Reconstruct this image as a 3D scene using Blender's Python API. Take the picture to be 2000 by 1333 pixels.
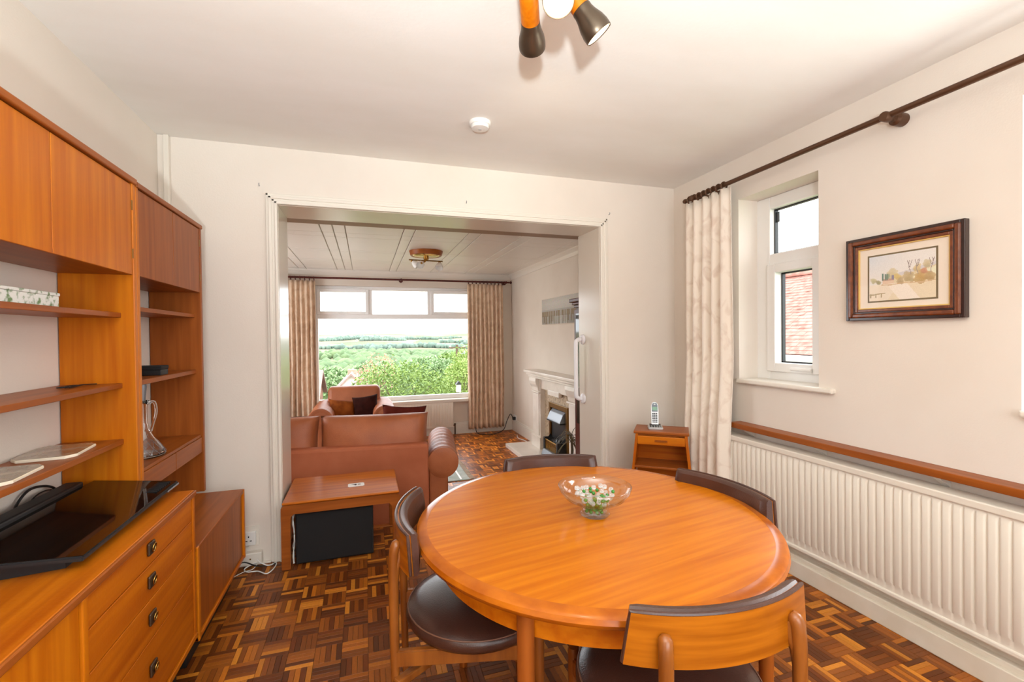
import bpy, bmesh, math, random
from mathutils import Matrix, Vector
PI = math.pi
rnd = random.Random(7)
for o in list(bpy.data.objects): bpy.data.objects.remove(o)
SC = bpy.context.scene
COL = SC.collection

# ------------------------------------------------------------------ camera
def make_camera():
    yaw, pit, rol = 0.310798, -0.0126571, -0.0108402
    f = Vector((math.sin(yaw)*math.cos(pit), math.cos(yaw)*math.cos(pit), math.sin(pit)))
    r = Vector((math.cos(yaw), -math.sin(yaw), 0)); u = r.cross(f)
    r2 = math.cos(rol)*r + math.sin(rol)*u; u2 = -math.sin(rol)*r + math.cos(rol)*u
    cd = bpy.data.cameras.new('camera'); cd.sensor_fit = 'HORIZONTAL'; cd.sensor_width = 36
    cd.lens = 891.68/2000*36; cd.clip_start = .02; cd.clip_end = 9000
    co = bpy.data.objects.new('camera', cd); COL.objects.link(co)
    m = Matrix((r2, u2, -f)).transposed().to_4x4(); m.translation = (0, 0, 1.30)
    co.matrix_world = m
    SC.camera = co
make_camera()
# ------------------------------------------------------------------ light
SC.view_settings.view_transform = 'Standard'; SC.view_settings.look = 'None'
SC.view_settings.gamma = 1; SC.view_settings.use_curve_mapping = False
SC.view_settings.exposure = 0.24
w = bpy.data.worlds.new('world'); SC.world = w; w.use_nodes = True
nt = w.node_tree; nt.nodes.clear()
bg = nt.nodes.new('ShaderNodeBackground'); wo = nt.nodes.new('ShaderNodeOutputWorld')
bg.inputs[0].default_value = (.93, .97, 1, 1); bg.inputs[1].default_value = 5.0
nt.links.new(bg.outputs[0], wo.inputs[0])
def light(name, kind, loc, power, color, rot=None, **k):
    l = bpy.data.lights.new(name, kind); l.energy = power; l.color = color
    for a, b in k.items(): setattr(l, a, b)
    o = bpy.data.objects.new(name, l); o.location = loc
    if rot: o.rotation_euler = rot
    COL.objects.link(o); return o
# photographer's flash on a stand behind the camera, tilted up towards the ceiling
light('camera_flash', 'SPOT', (-.26, -.80, 1.20), 455, (.86, .965, 1), Vector((.10, .50, .88)).to_track_quat('-Z', 'Y').to_euler(), spot_size=math.radians(124), spot_blend=1, shadow_soft_size=.05)
# daylight of the side window just right of the frame
light('daylight_side', 'AREA', (2.36, .55, 1.55), 13, (.94, .98, 1), (0, math.radians(90), 0), shape='RECTANGLE', size=1.0, size_y=.8)

# ------------------------------------------------------------------ materials
M = {}
def lin(c):
    def f(v):
        v /= 255.
        return v/12.92 if v <= .04045 else ((v+.055)/1.055)**2.4
    return tuple(f(v) for v in c)
def mat(name, col, rough=.5, metal=0, col2=None, nscale=(1, 1, 1), ns=5, detail=6, lo=.35, hi=.65, bump=0, bscale=60, coat=0, spec=.5, sheen=0, dist=0):
    m = bpy.data.materials.new(name); m.use_nodes = True; t = m.node_tree; N = t.nodes; L = t.links
    b = N['Principled BSDF']
    b.inputs['Base Color'].default_value = (*col, 1); b.inputs['Roughness'].default_value = rough
    b.inputs['Metallic'].default_value = metal; b.inputs['Coat Weight'].default_value = coat
    b.inputs['Coat Roughness'].default_value = .12; b.inputs['Specular IOR Level'].default_value = spec
    b.inputs['Sheen Weight'].default_value = sheen
    tc = N.new('ShaderNodeTexCoord')
    if col2:
        mp = N.new('ShaderNodeMapping'); mp.inputs['Scale'].default_value = nscale
        no = N.new('ShaderNodeTexNoise'); no.inputs['Scale'].default_value = ns; no.inputs['Detail'].default_value = detail
        no.inputs['Distortion'].default_value = dist
        cr = N.new('ShaderNodeValToRGB'); cr.color_ramp.elements[0].position = lo; cr.color_ramp.elements[1].position = hi
        cr.color_ramp.elements[0].color = (*col, 1); cr.color_ramp.elements[1].color = (*col2, 1)
        L.new(tc.outputs['Object'], mp.inputs[0]); L.new(mp.outputs[0], no.inputs['Vector'])
        L.new(no.outputs['Fac'], cr.inputs[0]); L.new(cr.outputs[0], b.inputs['Base Color'])
    if bump:
        n2 = N.new('ShaderNodeTexNoise'); n2.inputs['Scale'].default_value = bscale; n2.inputs['Detail'].default_value = 3
        bp = N.new('ShaderNodeBump'); bp.inputs['Strength'].default_value = bump; bp.inputs['Distance'].default_value = .01
        L.new(tc.outputs['Object'], n2.inputs['Vector']); L.new(n2.outputs['Fac'], bp.inputs['Height']); L.new(bp.outputs[0], b.inputs['Normal'])
    M[name] = m; return m
def attr_mat(name, rough=.4, attr='tone', coat=0, grain=0):
    m = mat(name, (.5, .5, .5), rough, coat=coat); t = m.node_tree
    a = t.nodes.new('ShaderNodeAttribute'); a.attribute_name = attr
    b = t.nodes['Principled BSDF']
    if grain:
        tc = t.nodes.new('ShaderNodeTexCoord'); no = t.nodes.new('ShaderNodeTexNoise'); no.inputs['Scale'].default_value = 90
        no.inputs['Detail'].default_value = 4
        mr = t.nodes.new('ShaderNodeMapRange'); mr.inputs[3].default_value = 1-grain; mr.inputs[4].default_value = 1+grain
        mx = t.nodes.new('ShaderNodeVectorMath'); mx.operation = 'SCALE'
        t.links.new(tc.outputs['Object'], no.inputs['Vector']); t.links.new(no.outputs['Fac'], mr.inputs[0])
        t.links.new(a.outputs['Color'], mx.inputs[0]); t.links.new(mr.outputs[0], mx.inputs['Scale'])
        t.links.new(mx.outputs[0], b.inputs['Base Color'])
    else: t.links.new(a.outputs['Color'], b.inputs['Base Color'])
    return m
def emit(name, col, s):
    m = bpy.data.materials.new(name); m.use_nodes = True; b = m.node_tree.nodes['Principled BSDF']
    b.inputs['Emission Color'].default_value = (*col, 1); b.inputs['Emission Strength'].default_value = s
    M[name] = m; return m
def pane_glass(name, tint=(1, 1, 1), f=.005):
    m = bpy.data.materials.new(name); m.use_nodes = True; t = m.node_tree; t.nodes.clear()
    o = t.nodes.new('ShaderNodeOutputMaterial'); mx = t.nodes.new('ShaderNodeMixShader')
    tr = t.nodes.new('ShaderNodeBsdfTransparent'); tr.inputs[0].default_value = (*tint, 1)
    gl = t.nodes.new('ShaderNodeBsdfGlossy'); gl.inputs['Roughness'].default_value = 0
    lw = t.nodes.new('ShaderNodeLayerWeight'); lw.inputs[0].default_value = .5
    pw = t.nodes.new('ShaderNodeMath'); pw.operation = 'POWER'; pw.inputs[1].default_value = 5
    fr = t.nodes.new('ShaderNodeMath'); fr.operation = 'MULTIPLY_ADD'; fr.inputs[1].default_value = .9; fr.inputs[2].default_value = f
    t.links.new(lw.outputs['Facing'], pw.inputs[0]); t.links.new(pw.outputs[0], fr.inputs[0])
    t.links.new(fr.outputs[0], mx.inputs[0]); t.links.new(tr.outputs[0], mx.inputs[1]); t.links.new(gl.outputs[0], mx.inputs[2])
    t.links.new(mx.outputs[0], o.inputs[0]); M[name] = m; return m
def clear_glass(name, col=(1, 1, 1), rough=0.0):
    m = bpy.data.materials.new(name); m.use_nodes = True; b = m.node_tree.nodes['Principled BSDF']
    b.inputs['Base Color'].default_value = (*col, 1); b.inputs['Roughness'].default_value = rough
    b.inputs['Transmission Weight'].default_value = 1; b.inputs['IOR'].default_value = 1.47
    M[name] = m; return m

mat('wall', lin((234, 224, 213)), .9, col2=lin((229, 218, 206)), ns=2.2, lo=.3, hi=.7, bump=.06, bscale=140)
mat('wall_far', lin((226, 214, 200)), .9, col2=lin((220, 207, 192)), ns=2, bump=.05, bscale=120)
mat('ceiling', lin((244, 241, 236)), .92, col2=lin((239, 235, 228)), ns=1.6, nscale=(1, 2.2, 1), bump=.05, bscale=60)
mat('gloss_white', lin((232, 224, 212)), .28)
mat('jamb_gloss', lin((222, 212, 198)), .2)
mat('panel_white', lin((228, 221, 212)), .35)
mat('groove', lin((205, 196, 184)), .6)
mat('upvc', lin((242, 240, 238)), .3)
mat('rail_brown', lin((150, 122, 98)), .5)
mat('radiator', lin((233, 224, 210)), .38)
mat('boxing', lin((228, 218, 202)), .5, col2=lin((219, 207, 188)), ns=7, bump=.05, bscale=40)
T1, T2 = lin((184, 98, 28)), lin((214, 134, 52))
for ax, sc in (('x', (1.2, 22, 22)), ('y', (22, 1.2, 22)), ('z', (22, 22, 1.2))):
    mat('teak_'+ax, lin((172, 82, 8)), .36, col2=lin((202, 112, 16)), nscale=sc, ns=1.6, detail=8, lo=.3, hi=.72, dist=.3, bump=.04, bscale=90, spec=0.25)
    mat('teak_dark_'+ax, lin((136, 68, 20)), .38, col2=lin((166, 90, 32)), nscale=sc, ns=1.6, detail=8, lo=.3, hi=.7, dist=.3, spec=0.25)
    mat('teak_light_'+ax, lin((182, 92, 6)), .36, col2=lin((208, 120, 16)), nscale=sc, ns=1.6, detail=8, lo=.3, hi=.7, dist=.3, spec=0.25)
mat('table_top', lin((180, 92, 4)), .24, col2=lin((210, 122, 12)), nscale=(1.6, 30, 30), ns=1.6, detail=10, lo=.26, hi=.76, dist=.35, coat=.08, spec=.28)
mat('table_rim', lin((160, 78, 8)), .26, col2=lin((192, 104, 16)), nscale=(6, 6, 20), ns=2, detail=6, coat=.1, spec=.3)
mat('chair_wood', lin((124, 66, 20)), .32, col2=lin((156, 90, 32)), nscale=(18, 18, 2.2), ns=2, detail=7, coat=.2)
mat('chair_shell', lin((152, 80, 8)), .34, col2=lin((182, 104, 18)), nscale=(2, 2, 30), ns=2, detail=7, coat=.05, spec=.25)
mat('leather_dark', lin((66, 40, 32)), .3, col2=lin((78, 48, 38)), ns=9, bump=.12, bscale=260, coat=.1)
mat('piping', lin((120, 84, 66)), .4)
mat('leather_tan', lin((150, 80, 44)), .5, col2=lin((186, 108, 66)), ns=3.2, lo=.3, hi=.7, bump=.15, bscale=150)
mat('suede_back', lin((174, 94, 58)), .75, col2=lin((188, 106, 70)), ns=4, bump=.1, bscale=200)
mat('velvet_dark', lin((44, 18, 13)), .95, col2=lin((56, 24, 18)), ns=12, spec=.1)
mat('velvet_rust', lin((112, 52, 14)), .85, col2=lin((160, 84, 28)), ns=8, spec=.15)
mat('velvet_red', lin((84, 30, 22)), .95, col2=lin((102, 40, 28)), ns=10, spec=.1)
mat('black_gloss', (.004, .004, .004), .05, spec=.6)
mat('black_matt', lin((26, 26, 28)), .5)
mat('black_cloth', lin((22, 22, 24)), .8, bump=.2, bscale=500)
mat('bronze', lin((92, 78, 64)), .36, metal=.75)
mat('pole_bronze', lin((92, 62, 42)), .4, metal=.45)
mat('brass', lin((190, 150, 80)), .25, metal=1)
mat('brass_dark', lin((130, 96, 50)), .35, metal=.9)
mat('steel', lin((140, 144, 150)), .42, metal=.5)
mat('white_plastic', lin((236, 234, 230)), .35)
mat('grab_white', lin((240, 238, 242)), .25)
mat('silver_plastic', lin((200, 200, 200)), .3, metal=.3)
mat('lcd', lin((120, 168, 140)), .3)
mat('mahogany', lin((70, 26, 20)), .32, col2=lin((92, 36, 26)), nscale=(18, 18, 1.5), ns=2, spec=.25)
mat('frame_wood', lin((96, 44, 18)), .3, col2=lin((128, 66, 28)), nscale=(12, 12, 12), ns=3, coat=.3)
mat('frame_dark', lin((46, 20, 14)), .25, coat=.3)
mat('gilt', lin((226, 190, 110)), .4, metal=.3)
mat('mount', lin((236, 222, 206)), .8)
mat('mount_olive', lin((120, 104, 76)), .8)
mat('marble', lin((236, 226, 214)), .3, col2=lin((214, 202, 188)), ns=4, detail=8, lo=.4, hi=.75)
mat('marble_mottled', lin((206, 186, 158)), .3, col2=lin((150, 128, 102)), ns=38, detail=6, lo=.4, hi=.68)
mat('curtain', lin((242, 230, 216)), .85, col2=lin((224, 206, 190)), nscale=(1, 1, .7), ns=11, detail=6, lo=.50, hi=.66, dist=1.2, sheen=.15)
mat('curtain_far', lin((226, 198, 170)), .85, col2=lin((206, 174, 144)), nscale=(1, 1, .8), ns=10, detail=5, lo=.4, hi=.62, dist=1, sheen=.1)
mat('rug', lin((208, 212, 206)), .95, col2=lin((182, 194, 186)), ns=9, detail=6, bump=.3, bscale=200)
mat('stone_mat', lin((176, 160, 138)), .15, col2=lin((120, 98, 74)), ns=16, detail=7, lo=.4, hi=.7, coat=.3)
mat('stone_edge', lin((238, 226, 204)), .5)
mat('floral', lin((236, 236, 230)), .5, col2=lin((110, 140, 90)), ns=48, detail=4, lo=.5, hi=.64)
mat('plaster_floor', lin((60, 32, 18)), .6)
mat('house_brick', lin((186, 150, 130)), .9, col2=lin((168, 128, 108)), ns=20)
mat('house_roof', lin((150, 128, 118)), .9, col2=lin((126, 104, 96)), ns=14)
mat('roof_tile', lin((172, 120, 108)), .9, col2=lin((132, 86, 74)), ns=7, detail=5, lo=.35, hi=.68)
mat('fascia', lin((235, 233, 228)), .5)
mat('bark', lin((90, 74, 58)), .9)
mat('leaf_green', lin((74, 104, 40)), .6, col2=lin((142, 166, 84)), ns=9, lo=.3, hi=.7)
mat('leaf_yellow', lin((112, 138, 58)), .6, col2=lin((152, 172, 92)), ns=7)
mat('leaf_red', lin((186, 120, 104)), .6, col2=lin((190, 146, 116)), ns=5)
mat('leaf_mid', lin((112, 140, 92)), .8, col2=lin((142, 166, 118)), ns=3)
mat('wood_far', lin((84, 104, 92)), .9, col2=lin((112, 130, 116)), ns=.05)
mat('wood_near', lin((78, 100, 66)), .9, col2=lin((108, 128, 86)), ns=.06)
mat('palm_leaf', lin((92, 76, 60)), .6, col2=lin((116, 104, 70)), ns=12)
mat('pot', lin((120, 70, 50)), .6)
mat('bulb_glass', lin((240, 236, 230)), .2)
emit('bulb', (1, .80, .50), 9)
attr_mat('parquet', .34, grain=.28); M['parquet'].node_tree.nodes['Principled BSDF'].inputs['Specular IOR Level'].default_value = .28
attr_mat('print', .6)
attr_mat('print_gloss', .35)
pane_glass('pane')
pane_glass('bowl_glass', (.965, .985, .98), .075); clear_glass('glass'); mat('bead_clear', (.95, .97, .96), .03, coat=.6); M['bead_clear'].node_tree.nodes['Principled BSDF'].inputs['Transmission Weight'].default_value = .8; mat('bead_green', (.05, .34, .03), .08, coat=.5); M['bead_green'].node_tree.nodes['Principled BSDF'].inputs['Transmission Weight'].default_value = .4
# ------------------------------------------------------------------ helpers
def link(name, me, m=None, parent=None, smooth=False):
    o = bpy.data.objects.new(name, me); COL.objects.link(o)
    if m: me.materials.append(M[m] if isinstance(m, str) else m)
    if smooth: me.polygons.foreach_set('use_smooth', [True]*len(me.polygons))
    if parent: o.parent = parent
    return o
def from_bm(name, bm, m, parent=None, smooth=False):
    bmesh.ops.recalc_face_normals(bm, faces=bm.faces)
    me = bpy.data.meshes.new(name); bm.to_mesh(me); bm.free()
    o = link(name, me, m, parent, smooth)
    if smooth == 'auto':
        me.polygons.foreach_set('use_smooth', [True]*len(me.polygons))
        try: me.set_sharp_from_angle(angle=math.radians(38))
        except Exception: pass
    return o
def tag(o, label, cat, group=None, kind=None):
    o['label'] = label; o['category'] = cat
    if group: o['group'] = group
    if kind: o['kind'] = kind
    return o
def thing(name, label, cat, loc=(0, 0, 0), rz=0, group=None, rot=None):
    o = bpy.data.objects.new(name, None); o.empty_display_size = .05; COL.objects.link(o); o.location = loc
    o.rotation_euler = rot if rot else (0, 0, rz)
    return tag(o, label, cat, group)
def struct(o, label=None):
    o['kind'] = 'structure'
    if label: o['label'] = label
    return o
def off(parent, p):
    l = parent.location if parent and parent.parent is None else Vector((0, 0, 0))
    q = parent
    l = Vector((0, 0, 0))
    while q is not None:
        l = l + q.location; q = q.parent
    return Vector(p)-l
def bm_box(bm, lo, hi, bev=0, mt=None, seg=2):
    c = [(a+b)/2 for a, b in zip(lo, hi)]; d = [abs(b-a) for a, b in zip(lo, hi)]
    r = bmesh.ops.create_cube(bm, size=1)
    for v in r['verts']: v.co = Vector((v.co.x*d[0]+c[0], v.co.y*d[1]+c[1], v.co.z*d[2]+c[2]))
    if bev:
        es = list({e for v in r['verts'] for e in v.link_edges})
        rr = bmesh.ops.bevel(bm, geom=es, offset=min(bev, min(d)*.45), segments=seg, affect='EDGES', profile=.5)
        vs = list({v for f in rr['faces'] for v in f.verts})
    else: vs = r['verts']
    if mt is not None:
        for v in set(vs) | set(v for v in r['verts'] if v.is_valid): v.co = mt @ v.co
def box(name, m, lo, hi, parent=None, bev=.003, world=True, mt=None, seg=2):
    bm = bmesh.new()
    if world and parent: lo = off(parent, lo); hi = off(parent, hi)
    bm_box(bm, lo, hi, bev, mt, seg)
    return from_bm(name, bm, m, parent)
def bm_lathe(bm, prof, n=32, mt=None, closed=False):
    rings = []
    for r, z in prof:
        if r < 1e-6: rings.append([bm.verts.new((0, 0, z))])
        else: rings.append([bm.verts.new((r*math.cos(2*PI*i/n), r*math.sin(2*PI*i/n), z)) for i in range(n)])
    if mt is not None:
        for rg in rings:
            for v in rg: v.co = mt @ v.co
    pr = list(zip(rings, rings[1:]))
    if closed: pr.append((rings[-1], rings[0]))
    for a, b in pr:
        for i in range(n):
            j = (i+1) % n
            if len(a) == 1 and len(b) == 1: continue
            if len(a) == 1: bm.faces.new((a[0], b[i], b[j]))
            elif len(b) == 1: bm.faces.new((a[i], a[j], b[0]))
            else: bm.faces.new((a[i], a[j], b[j], b[i]))
def axis_mt(p, d):
    q = Vector(d).normalized().to_track_quat('Z', 'Y')
    return Matrix.Translation(Vector(p)) @ q.to_matrix().to_4x4()
def lathe(name, m, prof, parent=None, n=32, p=(0, 0, 0), d=(0, 0, 1), closed=False, smooth='auto'):
    bm = bmesh.new(); bm_lathe(bm, prof, n, axis_mt(p, d), closed)
    return from_bm(name, bm, m, parent, smooth)
def bm_tube(bm, pts, r, n=10, caps=True, sq=1.0):
    pts = [Vector(p) for p in pts]; rr = r if isinstance(r, (list, tuple)) else [r]*len(pts)
    rings = []; up = None
    for i, p in enumerate(pts):
        t = (pts[min(i+1, len(pts)-1)]-pts[max(i-1, 0)]).normalized()
        if up is None:
            up = Vector((0, 0, 1)) if abs(t.z) < .9 else Vector((1, 0, 0))
        a = (up-t*up.dot(t)).normalized(); b = t.cross(a); up = a
        rings.append([bm.verts.new(p+(a*math.cos(2*PI*k/n)+b*math.sin(2*PI*k/n)*sq)*rr[i]) for k in range(n)])
    for a, b in zip(rings, rings[1:]):
        for i in range(n): bm.faces.new((a[i], a[(i+1) % n], b[(i+1) % n], b[i]))
    if caps:
        bm.faces.new(rings[0][::-1]); bm.faces.new(rings[-1])
def tube(name, m, pts, r, parent=None, n=10, sq=1.0, world=False):
    bm = bmesh.new()
    if world and parent: pts = [off(parent, p) for p in pts]
    bm_tube(bm, pts, r, n, sq=sq)
    return from_bm(name, bm, m, parent, 'auto')
def smooth_path(pts, k=6):
    pts = [Vector(p) for p in pts]; out = []
    for i in range(len(pts)-1):
        p0 = pts[max(i-1, 0)]; p1 = pts[i]; p2 = pts[i+1]; p3 = pts[min(i+2, len(pts)-1)]
        for j in range(k):
            t = j/k
            out.append(.5*((2*p1)+(-p0+p2)*t+(2*p0-5*p1+4*p2-p3)*t*t+(-p0+3*p1-3*p2+p3)*t**3))
    out.append(pts[-1]); return out
def bm_prism(bm, poly, lo, hi, axis='z', mt=None):
    def mk(a, b, c): return {'z': (a, b, c), 'y': (a, c, b), 'x': (c, a, b)}[axis]
    A = [bm.verts.new(mk(a, b, lo)) for a, b in poly]; B = [bm.verts.new(mk(a, b, hi)) for a, b in poly]
    if mt is not None:
        for v in A+B: v.co = mt @ v.co
    n = len(poly)
    bm.faces.new(A[::-1]); bm.faces.new(B)
    for i in range(n): bm.faces.new((A[i], A[(i+1) % n], B[(i+1) % n], B[i]))
def prism(name, m, poly, lo, hi, axis='z', parent=None, mt=None, bev=0):
    bm = bmesh.new(); bm_prism(bm, poly, lo, hi, axis, mt)
    if bev: bmesh.ops.bevel(bm, geom=list(bm.edges), offset=bev, segments=2, affect='EDGES')
    return from_bm(name, bm, m, parent)
def cushion(name, m, sx, sy, sz, parent, mt=None, n=14, e=.42, pinch=.0, seed=0, lump=.0):
    # soft pillow: squared in plan, bulging in thickness (sy)
    R = random.Random(seed); ph = [R.uniform(0, 6.28) for _ in range(6)]
    bm = bmesh.new()
    def pt(u, v, s):
        x = math.copysign(abs(u)**.92, u); z = math.copysign(abs(v)**.92, v)
        edge = max(0, (1-abs(u)**3.2))*max(0, (1-abs(v)**3.2))
        h = edge**e
        k = 1-pinch*(1-abs(u)**2)*abs(v)**4 - pinch*(1-abs(v)**2)*abs(u)**4
        w = lump*math.sin(3*u+ph[0])*math.sin(2.5*v+ph[1])+lump*.6*math.sin(7*u+ph[2])*math.sin(5*v+ph[3])
        return Vector((x*sx*k, s*h*sy*(1+w), z*sz*k))
    G = {}
    for s in (1, -1):
        for i in range(n+1):
            for j in range(n+1):
                edge = i in (0, n) or j in (0, n)
                if s == -1 and edge: G[(s, i, j)] = G[(1, i, j)]; continue
                G[(s, i, j)] = bm.verts.new(pt(-1+2*i/n, -1+2*j/n, s))
        for i in range(n):
            for j in range(n):
                q = [G[(s, i, j)], G[(s, i+1, j)], G[(s, i+1, j+1)], G[(s, i, j+1)]]
                bm.faces.new(q if s == -1 else q[::-1])
    if mt is not None:
        for v in bm.verts: v.co = mt @ v.co
    return from_bm(name, bm, m, parent, True)
def tree_copy(o, parent=None):
    c = o.copy(); COL.objects.link(c); c.parent = parent
    for ch in list(o.children): tree_copy(ch, c)
    return c
def col_attr(me, cols, name='tone'):
    a = me.color_attributes.new(name, 'FLOAT_COLOR', 'CORNER')
    for p, c in zip(me.polygons, cols):
        for li in p.loop_indices: a.data[li].color = (*c, 1)
def painted(name, m, nx, ny, o, ux, uy, fn, parent=None):
    # a flat print: grid of small faces coloured by fn(u,v)
    o, ux, uy = Vector(o), Vector(ux), Vector(uy)
    vs = [o+ux*(i/nx)+uy*(j/ny) for j in range(ny+1) for i in range(nx+1)]
    fs = [(j*(nx+1)+i, j*(nx+1)+i+1, (j+1)*(nx+1)+i+1, (j+1)*(nx+1)+i) for j in range(ny) for i in range(nx)]
    me = bpy.data.meshes.new(name); me.from_pydata([tuple(v) for v in vs], [], fs)
    col_attr(me, [lin(fn((i+.5)/nx, (j+.5)/ny)) for j in range(ny) for i in range(nx)])
    return link(name, me, m, parent)
def wall_y(name, m, y0, y1, x0, x1, z0, z1, holes):
    # wall slab facing Y with rectangular holes (x0,x1,z0,z1), built of boxes in one mesh
    bm = bmesh.new()
    xs = sorted({x0, x1, *[h[0] for h in holes], *[h[1] for h in holes]}); zs = sorted({z0, z1, *[h[2] for h in holes], *[h[3] for h in holes]})
    for a, b in zip(xs, xs[1:]):
        for c, d in zip(zs, zs[1:]):
            if any(h[0] <= a and b <= h[1] and h[2] <= c and d <= h[3] for h in holes): continue
            bm_box(bm, (a, y0, c), (b, y1, d))
    bmesh.ops.remove_doubles(bm, verts=bm.verts, dist=1e-5)
    return struct(from_bm(name, bm, m))
def wall_x(name, m, x0, x1, y0, y1, z0, z1, holes):
    bm = bmesh.new()
    ys = sorted({y0, y1, *[h[0] for h in holes], *[h[1] for h in holes]}); zs = sorted({z0, z1, *[h[2] for h in holes], *[h[3] for h in holes]})
    for a, b in zip(ys, ys[1:]):
        for c, d in zip(zs, zs[1:]):
            if any(h[0] <= a and b <= h[1] and h[2] <= c and d <= h[3] for h in holes): continue
            bm_box(bm, (x0, a, c), (x1, b, d))
    bmesh.ops.remove_doubles(bm, verts=bm.verts, dist=1e-5)
    return struct(from_bm(name, bm, m))

# ------------------------------------------------------------------ room shell
D, XL, XR, CZ = 2.94, -1.05, 2.25, 2.40      # back wall, side walls, ceiling
D2, FZ, FY, FCZ = 3.24, -.22, 7.0, 2.26      # far side of the dividing wall, far floor, far wall, far ceiling
RY = -1.45
W1 = (1.777, 2.31, 1.0, 2.14)                # side window hole (y0,y1,z0,z1)
W2 = (.20, 1.003, 1.0, 2.14)
wall_x('wall_left', 'wall', XL-.2, XL, RY-.2, D, -.1, CZ+.1, [])
wall_x('wall_right', 'wall', XR, XR+.3, RY-.2, D2, -.35, CZ+.1, [W1, W2])
wall_y('wall_rear', 'wall', RY-.2, RY, XL, XR, -.1, CZ+.1, [(-.5, 1.7, .7, 2.3)])  # hole for the added rear window
wall_y('wall_back', 'wall', D, D2, XL-.2, XR, -.35, CZ+.1, [(-.472, 1.61, -.03, 2.07)])
struct(box('ceiling', 'ceiling', (XL-.2, RY-.2, CZ), (XR+.3, D, CZ+.12), bev=0))
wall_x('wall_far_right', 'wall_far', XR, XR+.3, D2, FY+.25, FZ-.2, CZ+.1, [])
wall_x('wall_far_left', 'wall_far', -2.2, -2.0, D2, FY+.25, FZ-.2, CZ+.1, [(4.1, 6.3, .35, 2.0)])  # hole for the added daylight window of the far room
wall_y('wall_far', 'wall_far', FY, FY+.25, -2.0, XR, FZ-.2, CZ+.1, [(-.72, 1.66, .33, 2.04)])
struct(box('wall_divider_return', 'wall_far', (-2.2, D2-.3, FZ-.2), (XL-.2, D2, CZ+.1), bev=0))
o = struct(box('wall_rear_sill', 'gloss_white', (-.55, RY-.1, .67), (1.75, RY+.04, .70)))  # sill of the added rear window

# ceiling of the far room: backing and separate panels with grooves between them
cf = struct(box('ceiling_far', 'groove', (-2.0, D2, FCZ+.006), (XR, FY, FCZ+.1), bev=0), 'panelled white ceiling of the far living room')
gx = [-2.0, -1.37, -1.26, -.86, -.76, -.36, -.257, -.155, .345, .445, .935, 1.055, 1.46, 1.57, 2.05, 2.25]
gy = [D2, 3.75, 3.85, 4.46, 4.64, 5.32, 5.42, 5.98, 6.08, 6.62, 6.72, FY]
cache = {}
for a, b in zip(gx, gx[1:]):
    for c, d in zip(gy, gy[1:]):
        k = (round(b-a, 3), round(d-c, 3))
        if k not in cache:
            bm = bmesh.new(); bm_box(bm, (.004, .004, -.006), (k[0]-.004, k[1]-.004, .006), .003, seg=1)
            bmesh.ops.recalc_face_normals(bm, faces=bm.faces)
            me = bpy.data.meshes.new('ceiling_panel'); bm.to_mesh(me); bm.free(); me.materials.append(M['panel_white']); cache[k] = me
        p = bpy.data.objects.new('ceiling_panel', cache[k]); COL.objects.link(p); p.parent = cf; p.location = (a, c, FCZ)
# coving of the far room
def coving(name, pts):
    prof = [(0, 0), (.085, 0), (.075, -.012), (.05, -.022), (.028, -.04), (.016, -.06), (.012, -.075), (0, -.075)]
    bm = bmesh.new()
    a, b = Vector(pts[0]), Vector(pts[1]); t = (b-a).normalized(); n = Vector((-t.y, t.x, 0))
    A = [bm.verts.new(a+n*u+Vector((0, 0, v))) for u, v in prof]; B = [bm.verts.new(b+n*u+Vector((0, 0, v))) for u, v in prof]
    for i in range(len(prof)): bm.faces.new((A[i], A[(i+1) % len(prof)], B[(i+1) % len(prof)], B[i]))
    bm.faces.new(A); bm.faces.new(B[::-1])
    return struct(from_bm(name, bm, 'gloss_white'))
coving('trim_4', [(XR, FY, FCZ), (-2.0, FY, FCZ)])
coving('trim_5', [(XR, D2, FCZ), (XR, FY, FCZ)])

# ---- parquet floor of small fingers
TS = .1045
TX0, TY0 = -.111, 2.476
R2 = random.Random(21)
DK = [(104, 52, 22), (116, 60, 26), (92, 46, 20), (124, 66, 30), (108, 52, 20), (98, 48, 20)]
MD = [(146, 80, 34), (156, 86, 36), (136, 72, 30)]
LT = [(196, 120, 52), (206, 130, 60), (184, 106, 42)]
def fingers(x0, x1, y0, y1, z, lighten=1.0):
    out = []
    i0, i1 = math.floor((x0-TX0)/TS), math.ceil((x1-TX0)/TS); j0, j1 = math.floor((y0-TY0)/TS), math.ceil((y1-TY0)/TS)
    for i in range(i0, i1):
        for j in range(j0, j1):
            base = R2.random()
            for k in range(5):
                q = R2.random(); q2 = R2.uniform(.93, 1.07)
                c = R2.choice(LT) if q < .17 else R2.choice(MD) if q < .42+.25*(base > .6) else R2.choice(DK)
                c = lin(tuple(min(255, v*q2*lighten*k2) for v, k2 in zip(c, (1, 1, .72))))
                tx, ty = TX0+i*TS, TY0+j*TS; g = .0005; w = TS/5
                if (i+j) % 2: r = (tx+g, tx+TS-g, ty+k*w+g, ty+(k+1)*w-g)
                else: r = (tx+k*w+g, tx+(k+1)*w-g, ty+g, ty+TS-g)
                r = (max(r[0], x0), min(r[1], x1), max(r[2], y0), min(r[3], y1))
                if r[1]-r[0] < .002 or r[3]-r[2] < .002: continue
                out.append((r, z+R2.uniform(-.0002, .0002), c))
    return out
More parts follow.
